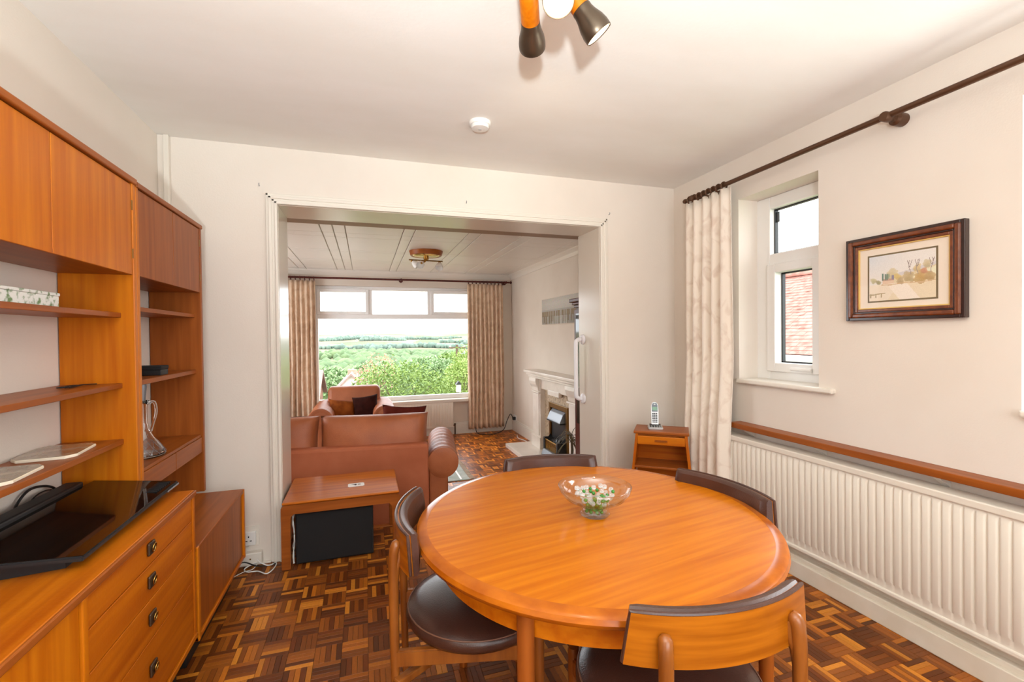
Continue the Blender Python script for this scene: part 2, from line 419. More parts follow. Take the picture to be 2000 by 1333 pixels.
def finger_mesh(name, fl, th=.006, org=(0, 0, 0)):
    vs, fs, cs = [], [], []
    for (a, b, c, d), z, col in fl:
        n = len(vs); e = .0006
        vs += [(a, c, z-th), (b, c, z-th), (b, d, z-th), (a, d, z-th), (a, c, z-e), (b, c, z-e), (b, d, z-e), (a, d, z-e), (a+e, c+e, z), (b-e, c+e, z), (b-e, d-e, z), (a+e, d-e, z)]
        for s in (0, 4):
            for k in range(4): fs.append((n+s+k, n+s+(k+1) % 4, n+s+4+(k+1) % 4, n+s+4+k))
        fs.append((n+8, n+9, n+10, n+11)); cs += [col]*9
    vs = [(x-org[0], y-org[1], z-org[2]) for x, y, z in vs]
    me = bpy.data.meshes.new(name); me.from_pydata(vs, [], fs); col_attr(me, cs); return me
fl = struct(box('floor', 'plaster_floor', (XL, RY, -.12), (XR, D2, -.004), bev=0), 'mosaic parquet floor of the dining room')
near = fingers(XL, XR, RY, D, 0)+fingers(-.472, 1.61, D, D2, 0)
def px_of(p):
    cam = SC.camera.matrix_world.inverted() @ Vector(p)
    if cam.z > -.05: return None
    return 1000+891.68*cam.x/-cam.z, 666.5-891.68*cam.y/-cam.z, -cam.z
bpy.context.view_layer.update()
def inpoly(x, y, P):
    r = False
    for (a, b), (c, d) in zip(P, P[1:]+P[:1]):
        if (b > y) != (d > y) and x < (c-a)*(y-b)/(d-b)+a: r = not r
    return r
PA = [(486, 1112), (565, 1125), (740, 1100), (772, 1070), (778, 1333), (335, 1333)]
PB = [(1562, 1145), (1905, 1333), (1562, 1333)]
rank = []
for idx, (r, z, c) in enumerate(near):
    q = px_of(((r[0]+r[1])/2, (r[2]+r[3])/2, 0))
    if q and (inpoly(q[0], q[1], PA) or inpoly(q[0], q[1], PB)): rank.append((q[2], idx))
rank.sort(); pick = {i for _, i in rank[:300]}
for i in pick:
    r = near[i][0]; org = (r[0], r[2], 0)
    p = link('parquet_block', finger_mesh('parquet_block', [near[i]], org=org), 'parquet', fl); p.location = org
o = link('parquet_field', finger_mesh('parquet_field', [near[i] for i in range(len(near)) if i not in pick]), 'parquet', fl); o['kind'] = 'stuff'
ff = struct(box('floor_far', 'plaster_floor', (-2.0, D2, FZ-.15), (XR, FY, FZ-.004), bev=0), 'mosaic parquet floor of the far living room')
o = link('parquet_field', finger_mesh('parquet_field', fingers(-2.0, XR, D2, FY, FZ, 1.2)), 'parquet', ff); o['kind'] = 'stuff'
struct(box('trim_6', 'teak_dark_x', (-.472, D2-.02, -.03), (1.61, D2+.025, .006)), 'dark wooden nosing of the step between the rooms')

# ---- trims
def architrave(name, boxes):
    bm = bmesh.new()
    for lo, hi in boxes: bm_box(bm, lo, hi, .004)
    return struct(from_bm(name, bm, 'gloss_white'))
def arch_side(name, xa, s):
    # xa inner edge, s direction outwards
    bs = []
    for a, b, t in ((0, .016, .026), (.014, .032, .018), (.030, .048, .023), (.046, .062, .014)):
        x = sorted((xa+s*a, xa+s*b)); bs.append(((x[0], D-t, 0), (x[1], D+.001, 2.07+(a if a else 0)+.016)))
    return architrave(name, bs)
arch_side('trim_1', -.472, -1); arch_side('trim_2', 1.61, 1)
bs = []
for a, b, t in ((0, .016, .026), (.014, .032, .018), (.030, .048, .023), (.046, .062, .014)):
    bs.append(((-.472-b, D-t, 2.07+a), (1.61+b, D+.001, 2.07+b)))
architrave('trim_3', bs)
struct(box('trim_7', 'jamb_gloss', (-.486, D-.001, 0), (-.470, D2+.02, 2.072), bev=.002))
struct(box('trim_8', 'jamb_gloss', (1.608, D-.001, 0), (1.624, D2+.035, 2.072), bev=.002))
struct(box('trim_9', 'jamb_gloss', (-.47, D-.001, 2.068), (1.61, D2, 2.084), bev=.002))
struct(box('trim_10', 'rail_brown', (-.60, D2+.002, 2.07), (1.75, D2+.125, 2.12), bev=.004), 'brown sliding door track above the opening')
def skirting(name, boxes, m='gloss_white'):
    bm = bmesh.new()
    for lo, hi in boxes: bm_box(bm, lo, hi, .004)
    return struct(from_bm(name, bm, m))
skirting('baseboard_right', [((2.152, RY, 0), (XR, 2.90, .085)), ((2.17, RY, .083), (XR, 2.90, .108)), ((2.20, RY, .1), (XR, 2.90, .15))], 'boxing')
skirting('baseboard_back', [((1.675, D-.02, 0), (2.15, D, .12)), ((1.675, D-.012, .12), (2.15, D, .145))])
skirting('baseboard_back_left', [((XL, D-.02, 0), (-.536, D, .012))])
skirting('baseboard_far', [((-2.0, FY-.022, FZ), (XR, FY, FZ+.15)), ((-2.0, FY-.014, FZ+.15), (XR, FY, FZ+.18))])
skirting('baseboard_far_right', [((XR-.024, 5.92, FZ), (XR, FY-.022, FZ+.15)), ((XR-.014, 5.92, FZ+.15), (XR, FY-.022, FZ+.18)), ((XR-.022, 3.3, FZ), (XR, 4.15, FZ+.15))])
# vertical pipe boxing in the corner
struct(box('trim_11', 'gloss_white', (-1.02, D-.03, .3), (-.993, D, CZ), bev=.004))
struct(box('trim_12', 'wall', (XL, D-.018, 0), (-1.02, D, CZ), bev=.003))

# ------------------------------------------------------------------ windows
def window_frame(root, parts, m='upvc'):
    for nm, lo, hi in parts: box(nm, m, lo, hi, root, bev=.006)
def win_root(name, loc, label):
    o = bpy.data.objects.new(name, None); COL.objects.link(o); o.location = loc; o['kind'] = 'structure'; o['label'] = label; return o
def side_window(name, W, label):
    y0, y1, z0, z1 = W; xa, xb = 2.40, 2.47
    r = win_root(name, (2.43, (y0+y1)/2, z0), label)
    window_frame(r, [('frame_jamb', (xa, y0, z0), (xb, y0+.10, z1)), ('frame_jamb', (xa, y1-.095, z0), (xb, y1+.02, z1)),
        ('frame_head', (xa+.001, y0+.098, z1-.075), (xb-.001, y1-.093, z1)), ('frame_bottom', (xa+.001, y0+.098, z0), (xb-.001, y1-.093, z0+.075)),
        ('transom', (xa+.001, y0+.098, 1.715), (xb-.001, y1-.093, 1.785))])
    s = [('sash_stile', (xa-.018, y0+.09, z0+.06), (xb-.01, y0+.145, 1.72)), ('sash_stile', (xa-.018, y1-.145, z0+.06), (xb-.01, y1-.085, 1.72)),
        ('sash_rail', (xa-.0165, y0+.143, 1.665), (xb-.012, y1-.143, 1.719)), ('sash_rail', (xa-.0165, y0+.143, z0+.061), (xb-.012, y1-.143, z0+.115))]
    window_frame(r, s)
    box('pane', 'pane', (2.445, y0+.05, 1.78), (2.451, y1-.09, z1-.07), r, bev=0)
    box('pane', 'pane', (2.445, y0+.12, z0+.11), (2.451, y1-.14, 1.67), r, bev=0)
    for (a, b, c, d) in ((y0+.10, y1-.095, 1.785, z1-.075), (y0+.145, y1-.145, z0+.115, 1.665)):
        bm = bmesh.new(); t = .008
        for lo, hi in (((2.436, a, c), (2.46, a+t, d)), ((2.436, b-t, c), (2.46, b, d)), ((2.436, a, d-t), (2.46, b, d)), ((2.436, a, c), (2.46, b, c+t))):
            bm_box(bm, off(r, lo), off(r, hi))
        from_bm('gasket', bm, 'black_matt', r)
    ym = (y0+y1)/2-.06
    h = box('handle', 'upvc', (xa-.034, ym-.07, z0+.075), (xa-.018, ym+.07, z0+.095), r, bev=.007)
    h['label'] = 'white window handle'
    # boarded reveal, kept flush with the plaster, and the sill board
    sl = box('window_sill', 'gloss_white', (XR-.03, y0-.09, z0-.015), (xa+.01, y1-.002, z0+.012), r, bev=.008)
    return r
side_window('window_1', W1, 'tall white plastic side window beside the cream curtain')
side_window('window_2', W2, 'second white side window at the right edge')
box('glass_sticker', 'print_gloss', (2.452, 2.19, 1.985), (2.454, 2.212, 2.05), bpy.data.objects['window_1'], bev=0).data.materials[0] = M['steel']
# far picture window
r = win_root('window_3', (.45, FY+.12, .33), 'wide picture window with three top lights facing the valley')
ya, yb = FY+.06, FY+.13
window_frame(r, [('frame_jamb', (-.72, ya, .33), (-.64, yb, 2.04)), ('frame_jamb', (1.57, ya, .33), (1.66, yb, 2.04)),
    ('frame_head', (-.642, ya+.001, 1.985), (1.572, yb-.001, 2.04)), ('frame_bottom', (-.642, ya+.001, .33), (1.572, yb-.001, .395)), ('transom', (-.642, ya+.001, 1.565), (1.572, yb-.001, 1.635)),
    ('mullion', (.045, ya+.002, 1.633), (.105, yb-.002, 1.987)), ('mullion', (.915, ya+.002, 1.633), (.975, yb-.002, 1.987))])
for a, b in ((-.65, .055), (.965, 1.58)):
    window_frame(r, [('sash_stile', (a, ya-.02, 1.625), (a+.045, yb-.01, 2.0)), ('sash_stile', (b-.045, ya-.02, 1.625), (b, yb-.01, 2.0)),
        ('sash_rail', (a+.044, ya-.0185, 1.626), (b-.044, yb-.012, 1.672)), ('sash_rail', (a+.044, ya-.0185, 1.953), (b-.044, yb-.012, 1.999))])
    box('handle', 'upvc', ((a+b)/2-.06, ya-.036, 1.64), ((a+b)/2+.05, ya-.02, 1.655), r, bev=.006)
    box('trickle_vent', 'upvc', (a+.15, ya-.022, 2.0), (b-.1, ya-.002, 2.016), r, bev=.004)
for a, b, c, d in ((-.64, 1.57, .39, 1.57), (-.61, .02, 1.66, 1.97), (.10, .92, 1.63, 1.99), (1.0, 1.55, 1.66, 1.97)):
    box('pane', 'pane', (a, yb-.03, c), (b, yb-.024, d), r, bev=0)
box('window_sill', 'gloss_white', (-.80, FY-.09, .285), (1.72, ya+.01, .332), r, bev=.008)
# unseen rear window, added behind the camera to let daylight in
r = win_root('window_added_rear', (.6, RY-.12, .7), 'unseen rear window added to let in daylight')
window_frame(r, [('frame_jamb', (-.5, RY-.14, .7), (-.43, RY-.07, 2.3)), ('frame_jamb', (1.63, RY-.14, .7), (1.7, RY-.07, 2.3)), ('frame_head', (-.5, RY-.14, 2.23), (1.7, RY-.07, 2.3)), ('frame_bottom', (-.5, RY-.14, .7), (1.7, RY-.07, .77)), ('mullion', (.57, RY-.14, .7), (.63, RY-.07, 2.3))])

r = win_root('window_added_far', (-2.1, 5.2, .35), 'unseen side window added to brighten the far living room')  # unseen window, added so sky light reaches the far room
window_frame(r, [('frame_jamb', (-2.14, 4.1, .35), (-2.07, 4.17, 2.0)), ('frame_jamb', (-2.14, 6.23, .35), (-2.07, 6.3, 2.0)), ('frame_head', (-2.139, 4.168, 1.93), (-2.071, 6.232, 2.0)), ('frame_bottom', (-2.139, 4.168, .35), (-2.071, 6.232, .42)), ('mullion', (-2.138, 5.17, .418), (-2.072, 5.23, 1.932))])
# ------------------------------------------------------------------ dining table
TC = (.722, 1.395); TR = .584; TZ = .692
t = thing('dining_table', 'round polished teak dining table in the middle of the room', 'table', (TC[0], TC[1], 0), math.radians(9))
lathe('table_top', 'table_top', [(0, TZ-.03), (TR-.035, TZ-.03), (TR-.035, TZ-.001), (TR-.036, TZ), (0, TZ)], t, n=96)
lathe('rim', 'table_rim', [(TR-.036, TZ-.036), (TR-.016, TZ-.036), (TR-.005, TZ-.029), (TR, TZ-.018), (TR-.004, TZ-.007), (TR-.014, TZ-.001), (TR-.036, TZ+.0003)], t, n=96, closed=True)
lathe('apron', 'teak_light_x', [(.498, TZ-.036), (.512, TZ-.036), (.512, TZ-.115), (.498, TZ-.115)], t, n=96, closed=True)
for k in range(4):
    a = math.radians(225.4-9+90*k); x, y = .523*math.cos(a), .523*math.sin(a)
    lathe('leg', 'teak_dark_z', [(0, 0), (.015, 0), (.016, .004), (.0212, .45), (.0212, TZ-.037), (0, TZ-.037)], t, n=24, p=(x, y, 0))

# ------------------------------------------------------------------ dining chairs
def make_chair():
    c = thing('dining_chair', 'x', 'chair')
    prof = [(0, .375), (.205, .375), (.226, .384), (.235, .398), (.234, .412), (.226, .424), (.19, .437), (.12, .444), (0, .447)]
    s = lathe('seat', 'leather_dark', prof, c, n=48)
    bm = bmesh.new(); bm_tube(bm, [(.2285*math.cos(a*PI/24), .2285*math.sin(a*PI/24), .4225) for a in range(49)], .0024, 6, caps=False)
    from_bm('piping', bm, 'piping', s, True)
    ay = .196
    def shell(r0, r1, z0, z1, a_top, a_bot, rnd_=0, n=28, inset=.0):
        bm = bmesh.new(); rings = []
        for i in range(n+1):
            u = -1+2*i/n
            sec = [(r1, z0), (r1, z1), (r0, z1), (r0, z0)] if not rnd_ else [(r1, z0), (r1, z1), (r1-.006, z1+.004), (r0+.012, z1+.003), (r0+.002, z1-.006), (r0-.003, (z0+z1)/2), (r0+.002, z0+.006), (r0+.012, z0-.003)]
            ring = []
            for rr, z in sec:
                f = (z-z0)/(z1-z0); a = math.radians(a_bot+(a_top-a_bot)*f)*u
                if rnd_ and abs(u) > .94: rr = rr if rr > r1-.001 else rr+(abs(u)-.94)/.06*(r1-rr)*.35
                ring.append(bm.verts.new((rr*math.sin(a), ay-rr*math.cos(a), z)))
            rings.append(ring)
        m = len(rings[0])
        for a, b in zip(rings, rings[1:]):
            for k in range(m): bm.faces.new((a[k], a[(k+1) % m], b[(k+1) % m], b[k]))
        bm.faces.new(rings[0][::-1]); bm.faces.new(rings[-1])
        return bm
    b = from_bm('backrest', shell(.449, .463, .625, .733, 27.2, 29.3), 'chair_shell', c, 'auto')
    bm = bmesh.new(); pts = []
    def bp(u, z, f): a = math.radians(29.3+(27.2-29.3)*f)*u; return (.4575*math.sin(a), ay-.4575*math.cos(a), z)
    pts = [bp(-1.004, .627+.1045*k/6, k/6) for k in range(6)]+[bp(-1+2*k/28, .7335, 1) for k in range(29)]+[bp(1.004, .627+.1045*k/6, k/6) for k in range(5, -1, -1)]
    bm_tube(bm, pts, .0052, 8); from_bm('edge_binding', bm, 'leather_dark', b, 'auto')
    p = from_bm('back_pad', shell(.420, .4492, .624, .733, 27.6, 29.7, 1), 'leather_dark', c, 'auto'); p['label'] = 'dark brown padded backrest cover'
    for sgn in (-1, 1):
        bm = bmesh.new()
        pts = smooth_path([(.160*sgn, -.253, 0), (.160*sgn, -.255, .25), (.159*sgn, -.257, .55), (.158*sgn, -.257, .64), (.156*sgn, -.252, .680), (.150*sgn, -.242, .696)], 5)
        n = len(pts); rad = [.0105+.0045*min(1, i/(n*.4)) if i < n-3 else .0150-.0022*(i-n+4) for i in range(n)]
        bm_tube(bm, pts, rad, 12)
        bm_tube(bm, smooth_path([(.159*sgn, -.255, .58), (.156*sgn, -.249, .622), (.151*sgn, -.241, .65), (.149*sgn, -.239, .682)], 4), .0125, 10)
        from_bm('leg', bm, 'chair_wood', c, 'auto')
        lathe('leg', 'chair_wood', [(0, 0), (.011, 0), (.012, .003), (.0165, .30), (.0165, .398), (.0145, .405), (0, .406)], c, n=16, p=(.193*sgn, .168, 0))
        bm = bmesh.new(); bm_prism(bm, [(.150*sgn, -.253), (.171*sgn, -.253), (.203*sgn, .168), (.182*sgn, .168)], .333, .381); bmesh.ops.bevel(bm, geom=list(bm.edges), offset=.004, segments=2, affect='EDGES'); from_bm('side_rail', bm, 'chair_wood', c)
        bm = bmesh.new()
        L = math.hypot(.372, .42); mt = Matrix.Translation((0, -.041, .30)) @ Matrix.Rotation(math.atan2(.42, .372*sgn), 4, 'Z')
        bm_box(bm, (-L/2, -.013, -.012+.003*sgn), (L/2, .013, .012+.003*sgn), .004, mt); from_bm('cross_stretcher', bm, 'chair_wood', c)
    lathe('seat_support', 'black_matt', [(0, .30), (.02, .30), (.02, .376), (0, .376)], c, n=12, p=(0, -.041, 0))
    return c
chair0 = make_chair()
def place_chair(first, mid, nrm, label):
    c = chair0 if first else tree_copy(chair0)
    n = Vector((nrm[0], nrm[1], 0)).normalized()
    c.location = Vector((mid[0], mid[1], 0))-n*.267
    c.rotation_euler = (0, 0, math.atan2(n.y, n.x)+PI/2)   # local -y points along n (outwards)
    c['label'] = label; c['category'] = 'chair'; c['group'] = 'dining chairs around the round table'
place_chair(True, (.084, 1.532), (-.987, .159), 'dark leather dining chair at the left of the table, facing the radiator')
place_chair(False, (.812, 1.992), (.181, .983), 'dark leather dining chair at the far side of the table, before the opening')
place_chair(False, (1.326, 1.40), (.99, .133), 'dark leather dining chair between the table and the long radiator')
place_chair(False, (.712, .735), (-.083, -.997), 'dining chair nearest the viewer, seen from behind its wooden backrest')

# ------------------------------------------------------------------ glass bowl and beads
BC = Vector((.728, 1.374, TZ))
bo = thing('glass_bowl', 'clear footed glass bowl holding beads on the dining table', 'bowl', BC)
prof_o = [(0, .001), (.046, .001), (.050, .006), (.048, .014), (.044, .030), (.046, .036), (.070, .043), (.100, .060), (.117, .082), (.122, .100)]
prof_i = [(.120, .101), (.114, .083), (.097, .063), (.068, .047), (.045, .0405), (.041, .034), (.041, .016), (.038, .010), (0, .009)]
lathe('bowl', 'bowl_glass', prof_o+prof_i, bo, n=56, smooth=True)
R3 = random.Random(4)
def bead_mesh(name, r, m):
    bm = bmesh.new(); bmesh.ops.create_icosphere(bm, subdivisions=2, radius=r); me = bpy.data.meshes.new(name); bm.to_mesh(me); bm.free()
    me.materials.append(M[m]); me.polygons.foreach_set('use_smooth', [True]*len(me.polygons)); return me
bw = bead_mesh('clear_bead', .0085, 'bead_clear'); bg_ = bead_mesh('green_bead', .0062, 'bead_green')
placed = []
def bead(me, nm, lab, r, zone):
    for _ in range(400):
        if zone == 0: rr = .032*math.sqrt(R3.random()); z = .0105+r+R3.random()*.012
        else:
            rr = .062*math.sqrt(R3.random()); z = (.048 if rr > .042 else .034)+max(0, (rr-.042)*.62)+r*1.08+R3.random()*.016
            if rr < .036: z = .042+R3.random()*.020
        if zone == 0 and rr+r > .039: continue
        a = R3.uniform(0, 2*PI); p = Vector((rr*math.cos(a), rr*math.sin(a), z))
        if all((p-q).length > (r+s)*.98 for q, s in placed): break
    else: return
    placed.append((p, r))
    o = bpy.data.objects.new(nm, me); COL.objects.link(o); o.location = BC+p
    tag(o, lab, 'bead', nm.replace('_', ' ')+'s in the glass bowl')
for _ in range(44): bead(bg_, 'green_bead', 'small green glass bead lying in the footed glass bowl', .0062, 0)
for _ in range(42): bead(bw, 'clear_bead', 'round clear glass marble lying in the footed glass bowl', .0085, 1)
for _ in range(34): bead(bg_, 'green_bead', 'small green glass bead lying in the footed glass bowl', .0062, 1)

# ------------------------------------------------------------------ sideboard on the left
SX = -.63
sb = thing('sideboard', 'long teak sideboard with four brass-handled drawers under the television', 'sideboard', (-.83, 1.3, 0))
Y0s, Y1s = .45, 2.03
box('top', 'teak_y', (XL+.005, Y0s, .70), (SX, Y1s, .722), sb, bev=.004)
box('edge_strip', 'teak_dark_y', (SX-.004, Y0s, .701), (SX+.006, Y1s, .721), sb, bev=.003)
box('side_panel', 'teak_z', (XL+.005, Y1s-.02, .155), (SX, Y1s, .70), sb); box('side_panel', 'teak_z', (XL+.005, Y0s, .155), (SX, Y0s+.02, .70), sb)
box('back_panel', 'teak_z', (XL+.005, Y0s, .155), (XL+.015, Y1s, .70), sb, bev=0)
box('bottom_rail', 'teak_light_y', (XL+.005, Y0s, .155), (SX+.002, Y1s, .175), sb)
box('stile', 'teak_light_z', (XL+.02, 1.298, .175), (SX+.002, 1.32, .70), sb)
box('plinth', 'black_matt', (XL+.03, Y0s+.03, 0), (SX-.06, Y1s-.03, .156), sb)
hm = None
def handle(parent, y, z):
    h = box('handle', 'bronze', (SX-.002, y-.021, z-.019), (SX+.005, y+.021, z+.019), parent, bev=.003); h['label'] = 'square bronze ring handle'
    bm = bmesh.new(); c = off(h, (SX+.008, y+.003, z))
    bm_tube(bm, [c+Vector((.002*math.sin(a*PI/10), .011*math.cos(a*PI/10), .012*math.sin(a*PI/10))) for a in range(21)], .0022, 6, caps=False)
    from_bm('ring', bm, 'brass', h, True)
for z0, z1, hz in ((.614, .694, .665), (.508, .611, .565), (.385, .505, .452), (.180, .382, .297)):
    d = box('drawer', 'teak_y', (SX-.30, 1.323, z0), (SX-.004, 2.006, z1), sb, bev=.002)
    handle(d, 1.653, hz)
box('door', 'teak_light_z', (SX-.022, .90, .180), (SX-.004, 1.294, .696), sb, bev=.002); box('door', 'teak_light_z', (SX-.022, .475, .180), (SX-.004, .897, .696), sb, bev=.002)
lc = thing('low_cabinet', 'low teak cabinet with a plain drop front at the end of the sideboard', 'cabinet', (-.83, 2.4, 0))
Y0c, Y1c = 2.045, 2.765
box('top', 'teak_dark_y', (XL+.005, Y0c, .472), (SX, Y1c, .492), lc, bev=.004)
box('side_panel', 'teak_light_z', (XL+.005, Y1c-.022, .125), (SX+.002, Y1c, .4915), lc); box('side_panel', 'teak_light_z', (XL+.005, Y0c, .125), (SX+.002, Y0c+.022, .4915), lc)
box('bottom', 'teak_y', (XL+.005, Y0c, .125), (SX, Y1c, .143), lc)
box('door', 'teak_dark_z', (SX-.026, Y0c+.024, .145), (SX-.008, Y1c-.024, .470), lc, bev=.002)
box('back_panel', 'teak_z', (XL+.005, Y0c+.02, .143), (XL+.014, Y1c-.02, .472), lc, bev=0)
box('plinth', 'black_matt', (XL+.03, Y0c+.05, 0), (SX-.06, Y1c-.05, .126), lc)

# ------------------------------------------------------------------ open shelving above it
UX = -.818
ul = thing('shelf_unit', 'tall teak shelf unit with flat-fronted top cupboard above the television', 'shelf unit', (-.93, 1.4, .722))
ya, yb = .45, 2.077
box('side_panel', 'teak_light_z', (XL+.003, yb-.022, .722), (UX, yb, 1.897), ul); box('side_panel', 'teak_light_z', (XL+.003, ya, .722), (UX, ya+.022, 1.897), ul)
box('top', 'teak_dark_y', (XL+.003, ya, 1.880), (UX+.008, yb, 1.902), ul, bev=.004)
box('cupboard_bottom', 'teak_dark_y', (XL+.003, ya+.02, 1.540), (UX-.004, yb-.022, 1.557), ul)
for y0, y1 in ((1.597, 2.052), (1.14, 1.594), (.683, 1.137)):
    d = box('cupboard_door', 'teak_light_z', (UX-.020, y0, 1.541), (UX-.003, y1, 1.876), ul, bev=.0015)
for z in (1.62, 1.80): box('hinge', 'brass_dark', (UX-.006, 2.051, z-.018), (UX, 2.056, z+.018), ul, bev=.001)
for z0, z1 in ((1.381, 1.399), (1.120, 1.138), (.911, .930)):
    box('shelf', 'teak_dark_y', (XL+.003, ya+.022, z0), (-.860, yb-.022, z1), ul, bev=.002)
ur = thing('shelf_unit', 'narrower teak shelf unit with double doors at the top, nearest the corner', 'shelf unit', (-.93, 2.44, .49))
ya, yb = 2.081, 2.805
box('side_panel', 'teak_light_z', (XL+.003, ya, .724), (UX, ya+.022, 1.893), ur); box('side_panel', 'teak_dark_z', (XL+.003, yb-.024, .494), (UX, yb, 1.893), ur)
box('top', 'teak_dark_y', (XL+.003, ya, 1.876), (UX+.006, yb, 1.897), ur, bev=.004)
box('cupboard_bottom', 'teak_dark_y', (XL+.003, ya+.02, 1.541), (UX-.004, yb-.02, 1.558), ur)
for y0, y1 in ((2.106, 2.436), (2.439, 2.778)):
    box('cupboard_door', 'teak_dark_z', (UX-.020, y0, 1.542), (UX-.003, y1, 1.873), ur, bev=.0015)
for z in (1.62, 1.80): box('hinge', 'brass_dark', (UX-.006, 2.777, z-.018), (UX, 2.782, z+.018), ur, bev=.001)
for z0, z1, xf in ((1.410, 1.428, -.848), (1.118, 1.138, -.846)):
    box('shelf', 'teak_dark_y', (XL+.003, ya+.022, z0), (xf, yb-.024, z1), ur, bev=.002)
box('shelf', 'teak_dark_y', (XL+.003, ya+.022, .783), (UX-.010, yb-.024, .797), ur, bev=.002)
for y0, y1 in ((2.104, 2.43), (2.433, 2.780)):
    box('drawer', 'teak_dark_y', (XL+.02, y0, .704), (UX-.006, y1, .782), ur, bev=.002)

# ------------------------------------------------------------------ things on the unit
tv = thing('television', 'flat black television lying screen-up on the sideboard', 'television', (-.83, 1.66, .722))
def tvz(x): return .757+(-.68-x)*.11
def tv_slab(poly, dz0, dz1, bev=.003):
    bm = bmesh.new()
    A = [bm.verts.new(off(tv, (x, y, tvz(x)+dz0))) for x, y in poly]; B = [bm.verts.new(off(tv, (x, y, tvz(x)+dz1))) for x, y in poly]
    n = len(poly); bm.faces.new(A[::-1]); bm.faces.new(B)
    for i in range(n): bm.faces.new((A[i], A[(i+1) % n], B[(i+1) % n], B[i]))
    if bev: bmesh.ops.bevel(bm, geom=list(bm.edges), offset=bev, segments=2, affect='EDGES')
    return bm
P = [(-.680, 1.412), (-.688, 2.046), (-.950, 2.046), (-.975, 1.36)]
from_bm('casing', tv_slab(P, -.013, 0), 'black_matt', tv)
cx = sum(p[0] for p in P)/4; cy = sum(p[1] for p in P)/4
from_bm('screen', tv_slab([(cx+(x-cx)*.975, cy+(y-cy)*.985) for x, y in P], -.003, .0012, 0), 'black_gloss', tv)
Q = [(-.73, 1.44), (-.735, 1.99), (-.955, 2.0), (-.955, 1.40)]
bm = bmesh.new()
A = [bm.verts.new(off(tv, (x, y, .7225))) for x, y in Q]; B = [bm.verts.new(off(tv, (x, y, tvz(x)-.012))) for x, y in Q]
bm.faces.new(A[::-1]); bm.faces.new(B)
for i in range(4): bm.faces.new((A[i], A[(i+1) % 4], B[(i+1) % 4], B[i]))
from_bm('rear_housing', bm, 'black_matt', tv)
bm = bmesh.new(); bm_box(bm, off(tv, (-1.005, 1.30, .735)), off(tv, (-.952, 1.99, .802)), .006); from_bm('stand_bar', bm, 'black_matt', tv)
for k in range(9):
    y = 1.905+k*.014; bm = bmesh.new()
    bm_box(bm, off(tv, (-.745, y, tvz(-.745)+.0012)), off(tv, (-.705, y+.003, tvz(-.705)+.0022))); from_bm('vent_slot', bm, 'black_matt', tv)
box('side_socket_panel', 'steel', (-.683, 1.93, .749), (-.6805, 2.03, .755), tv, bev=.001)
tag(tube('power_cable', 'black_matt', smooth_path([(-1.035, 1.785, .728), (-1.035, 1.805, .785), (-1.035, 1.86, .818), (-1.035, 1.93, .812), (-1.03, 1.985, .785), (-1.02, 2.02, .728)], 6), .004, n=8), 'thick black cable arched behind the television', 'cable')
tag(tube('thin_cable', 'black_matt', smooth_path([(-1.025, 1.82, .726), (-1.025, 1.84, .775), (-1.025, 1.89, .797), (-1.025, 1.95, .792), (-1.02, 2.0, .765), (-1.01, 2.03, .726)], 6), .0022, n=8), 'thin black cable arched below the thicker one behind the television', 'cable')
def octmat(name, label, c, sx, sy, rz, zb):
    o = thing(name, label, 'mat', (c[0], c[1], zb), math.radians(rz), 'stone placemats on the lowest shelf')
    k = .28; P = [(-sx, -sy*(1-k)), (-sx*(1-k), -sy), (sx*(1-k), -sy), (sx, -sy*(1-k)), (sx, sy*(1-k)), (sx*(1-k), sy), (-sx*(1-k), sy), (-sx, sy*(1-k))]
    prism('slab', 'stone_edge', P, .0005, .009, parent=o, bev=.0015)
    prism('top_face', 'stone_mat', [(x*.965, y*.965) for x, y in P], .0085, .0098, parent=o)
octmat('placemat', 'pale-edged stone placemat further from the viewer on the lowest shelf', (-.963, 1.865), .078, .105, 8, .930)
octmat('placemat', 'pale-edged stone placemat at the left edge, nearest the viewer', (-.957, 1.58), .078, .105, 6, .930)
fb = thing('patterned_box', 'shallow box printed with small white flowers and green leaves on the top shelf', 'box', (-.955, 1.70, 1.399))
box('box_body', 'floral', (-.998, 1.54, 1.3995), (-.913, 1.80, 1.437), fb, bev=.002); box('lid', 'floral', (-1.0, 1.538, 1.4372), (-.911, 1.802, 1.447), fb, bev=.002)
gl = thing('reading_glasses', 'dark folded spectacles lying on the middle shelf', 'spectacles', (-.955, 1.93, 1.138))
for k, y in enumerate((1.915, 1.962)):
    bm = bmesh.new(); c = off(gl, (-.965, y, 1.1415)); bm_tube(bm, [c+Vector((.016*math.cos(a*PI/10), .021*math.sin(a*PI/10), .0)) for a in range(21)], .0017, 6, caps=False); from_bm('lens_rim', bm, 'black_matt', gl, True)
for s in (0, .012): tube('temple', 'black_matt', [(-.948+s, 1.888, 1.1412), (-.93+s*.4, 1.95, 1.146), (-.935+s, 2.02, 1.1412)], .0018, gl, 6, world=True)
kb = thing('small_black_box', 'small black card box on the upper shelf beside the corner', 'box', (-.91, 2.455, 1.138))
box('box_body', 'black_matt', (-.965, 2.405, 1.1385), (-.866, 2.485, 1.163), kb, bev=.002); box('lid', 'black_cloth', (-.967, 2.403, 1.1632), (-.864, 2.487, 1.181), kb, bev=.003)
dc = thing('glass_decanter', 'cut glass ship decanter with looped handle on the drawer shelf', 'decanter', (-.910, 2.335, .797))
lathe('body', 'glass', [(0, .0008), (.070, .0008), (.078, .006), (.080, .014), (.072, .03), (.056, .055), (.037, .085), (.023, .115), (.017, .15), (.016, .20), (.018, .225), (.024, .240), (.021, .241), (.013, .222), (.012, .15), (.018, .113), (.032, .085), (.05, .055), (.065, .030), (.070, .016), (.064, .010), (0, .009)], dc, n=24, smooth=True)
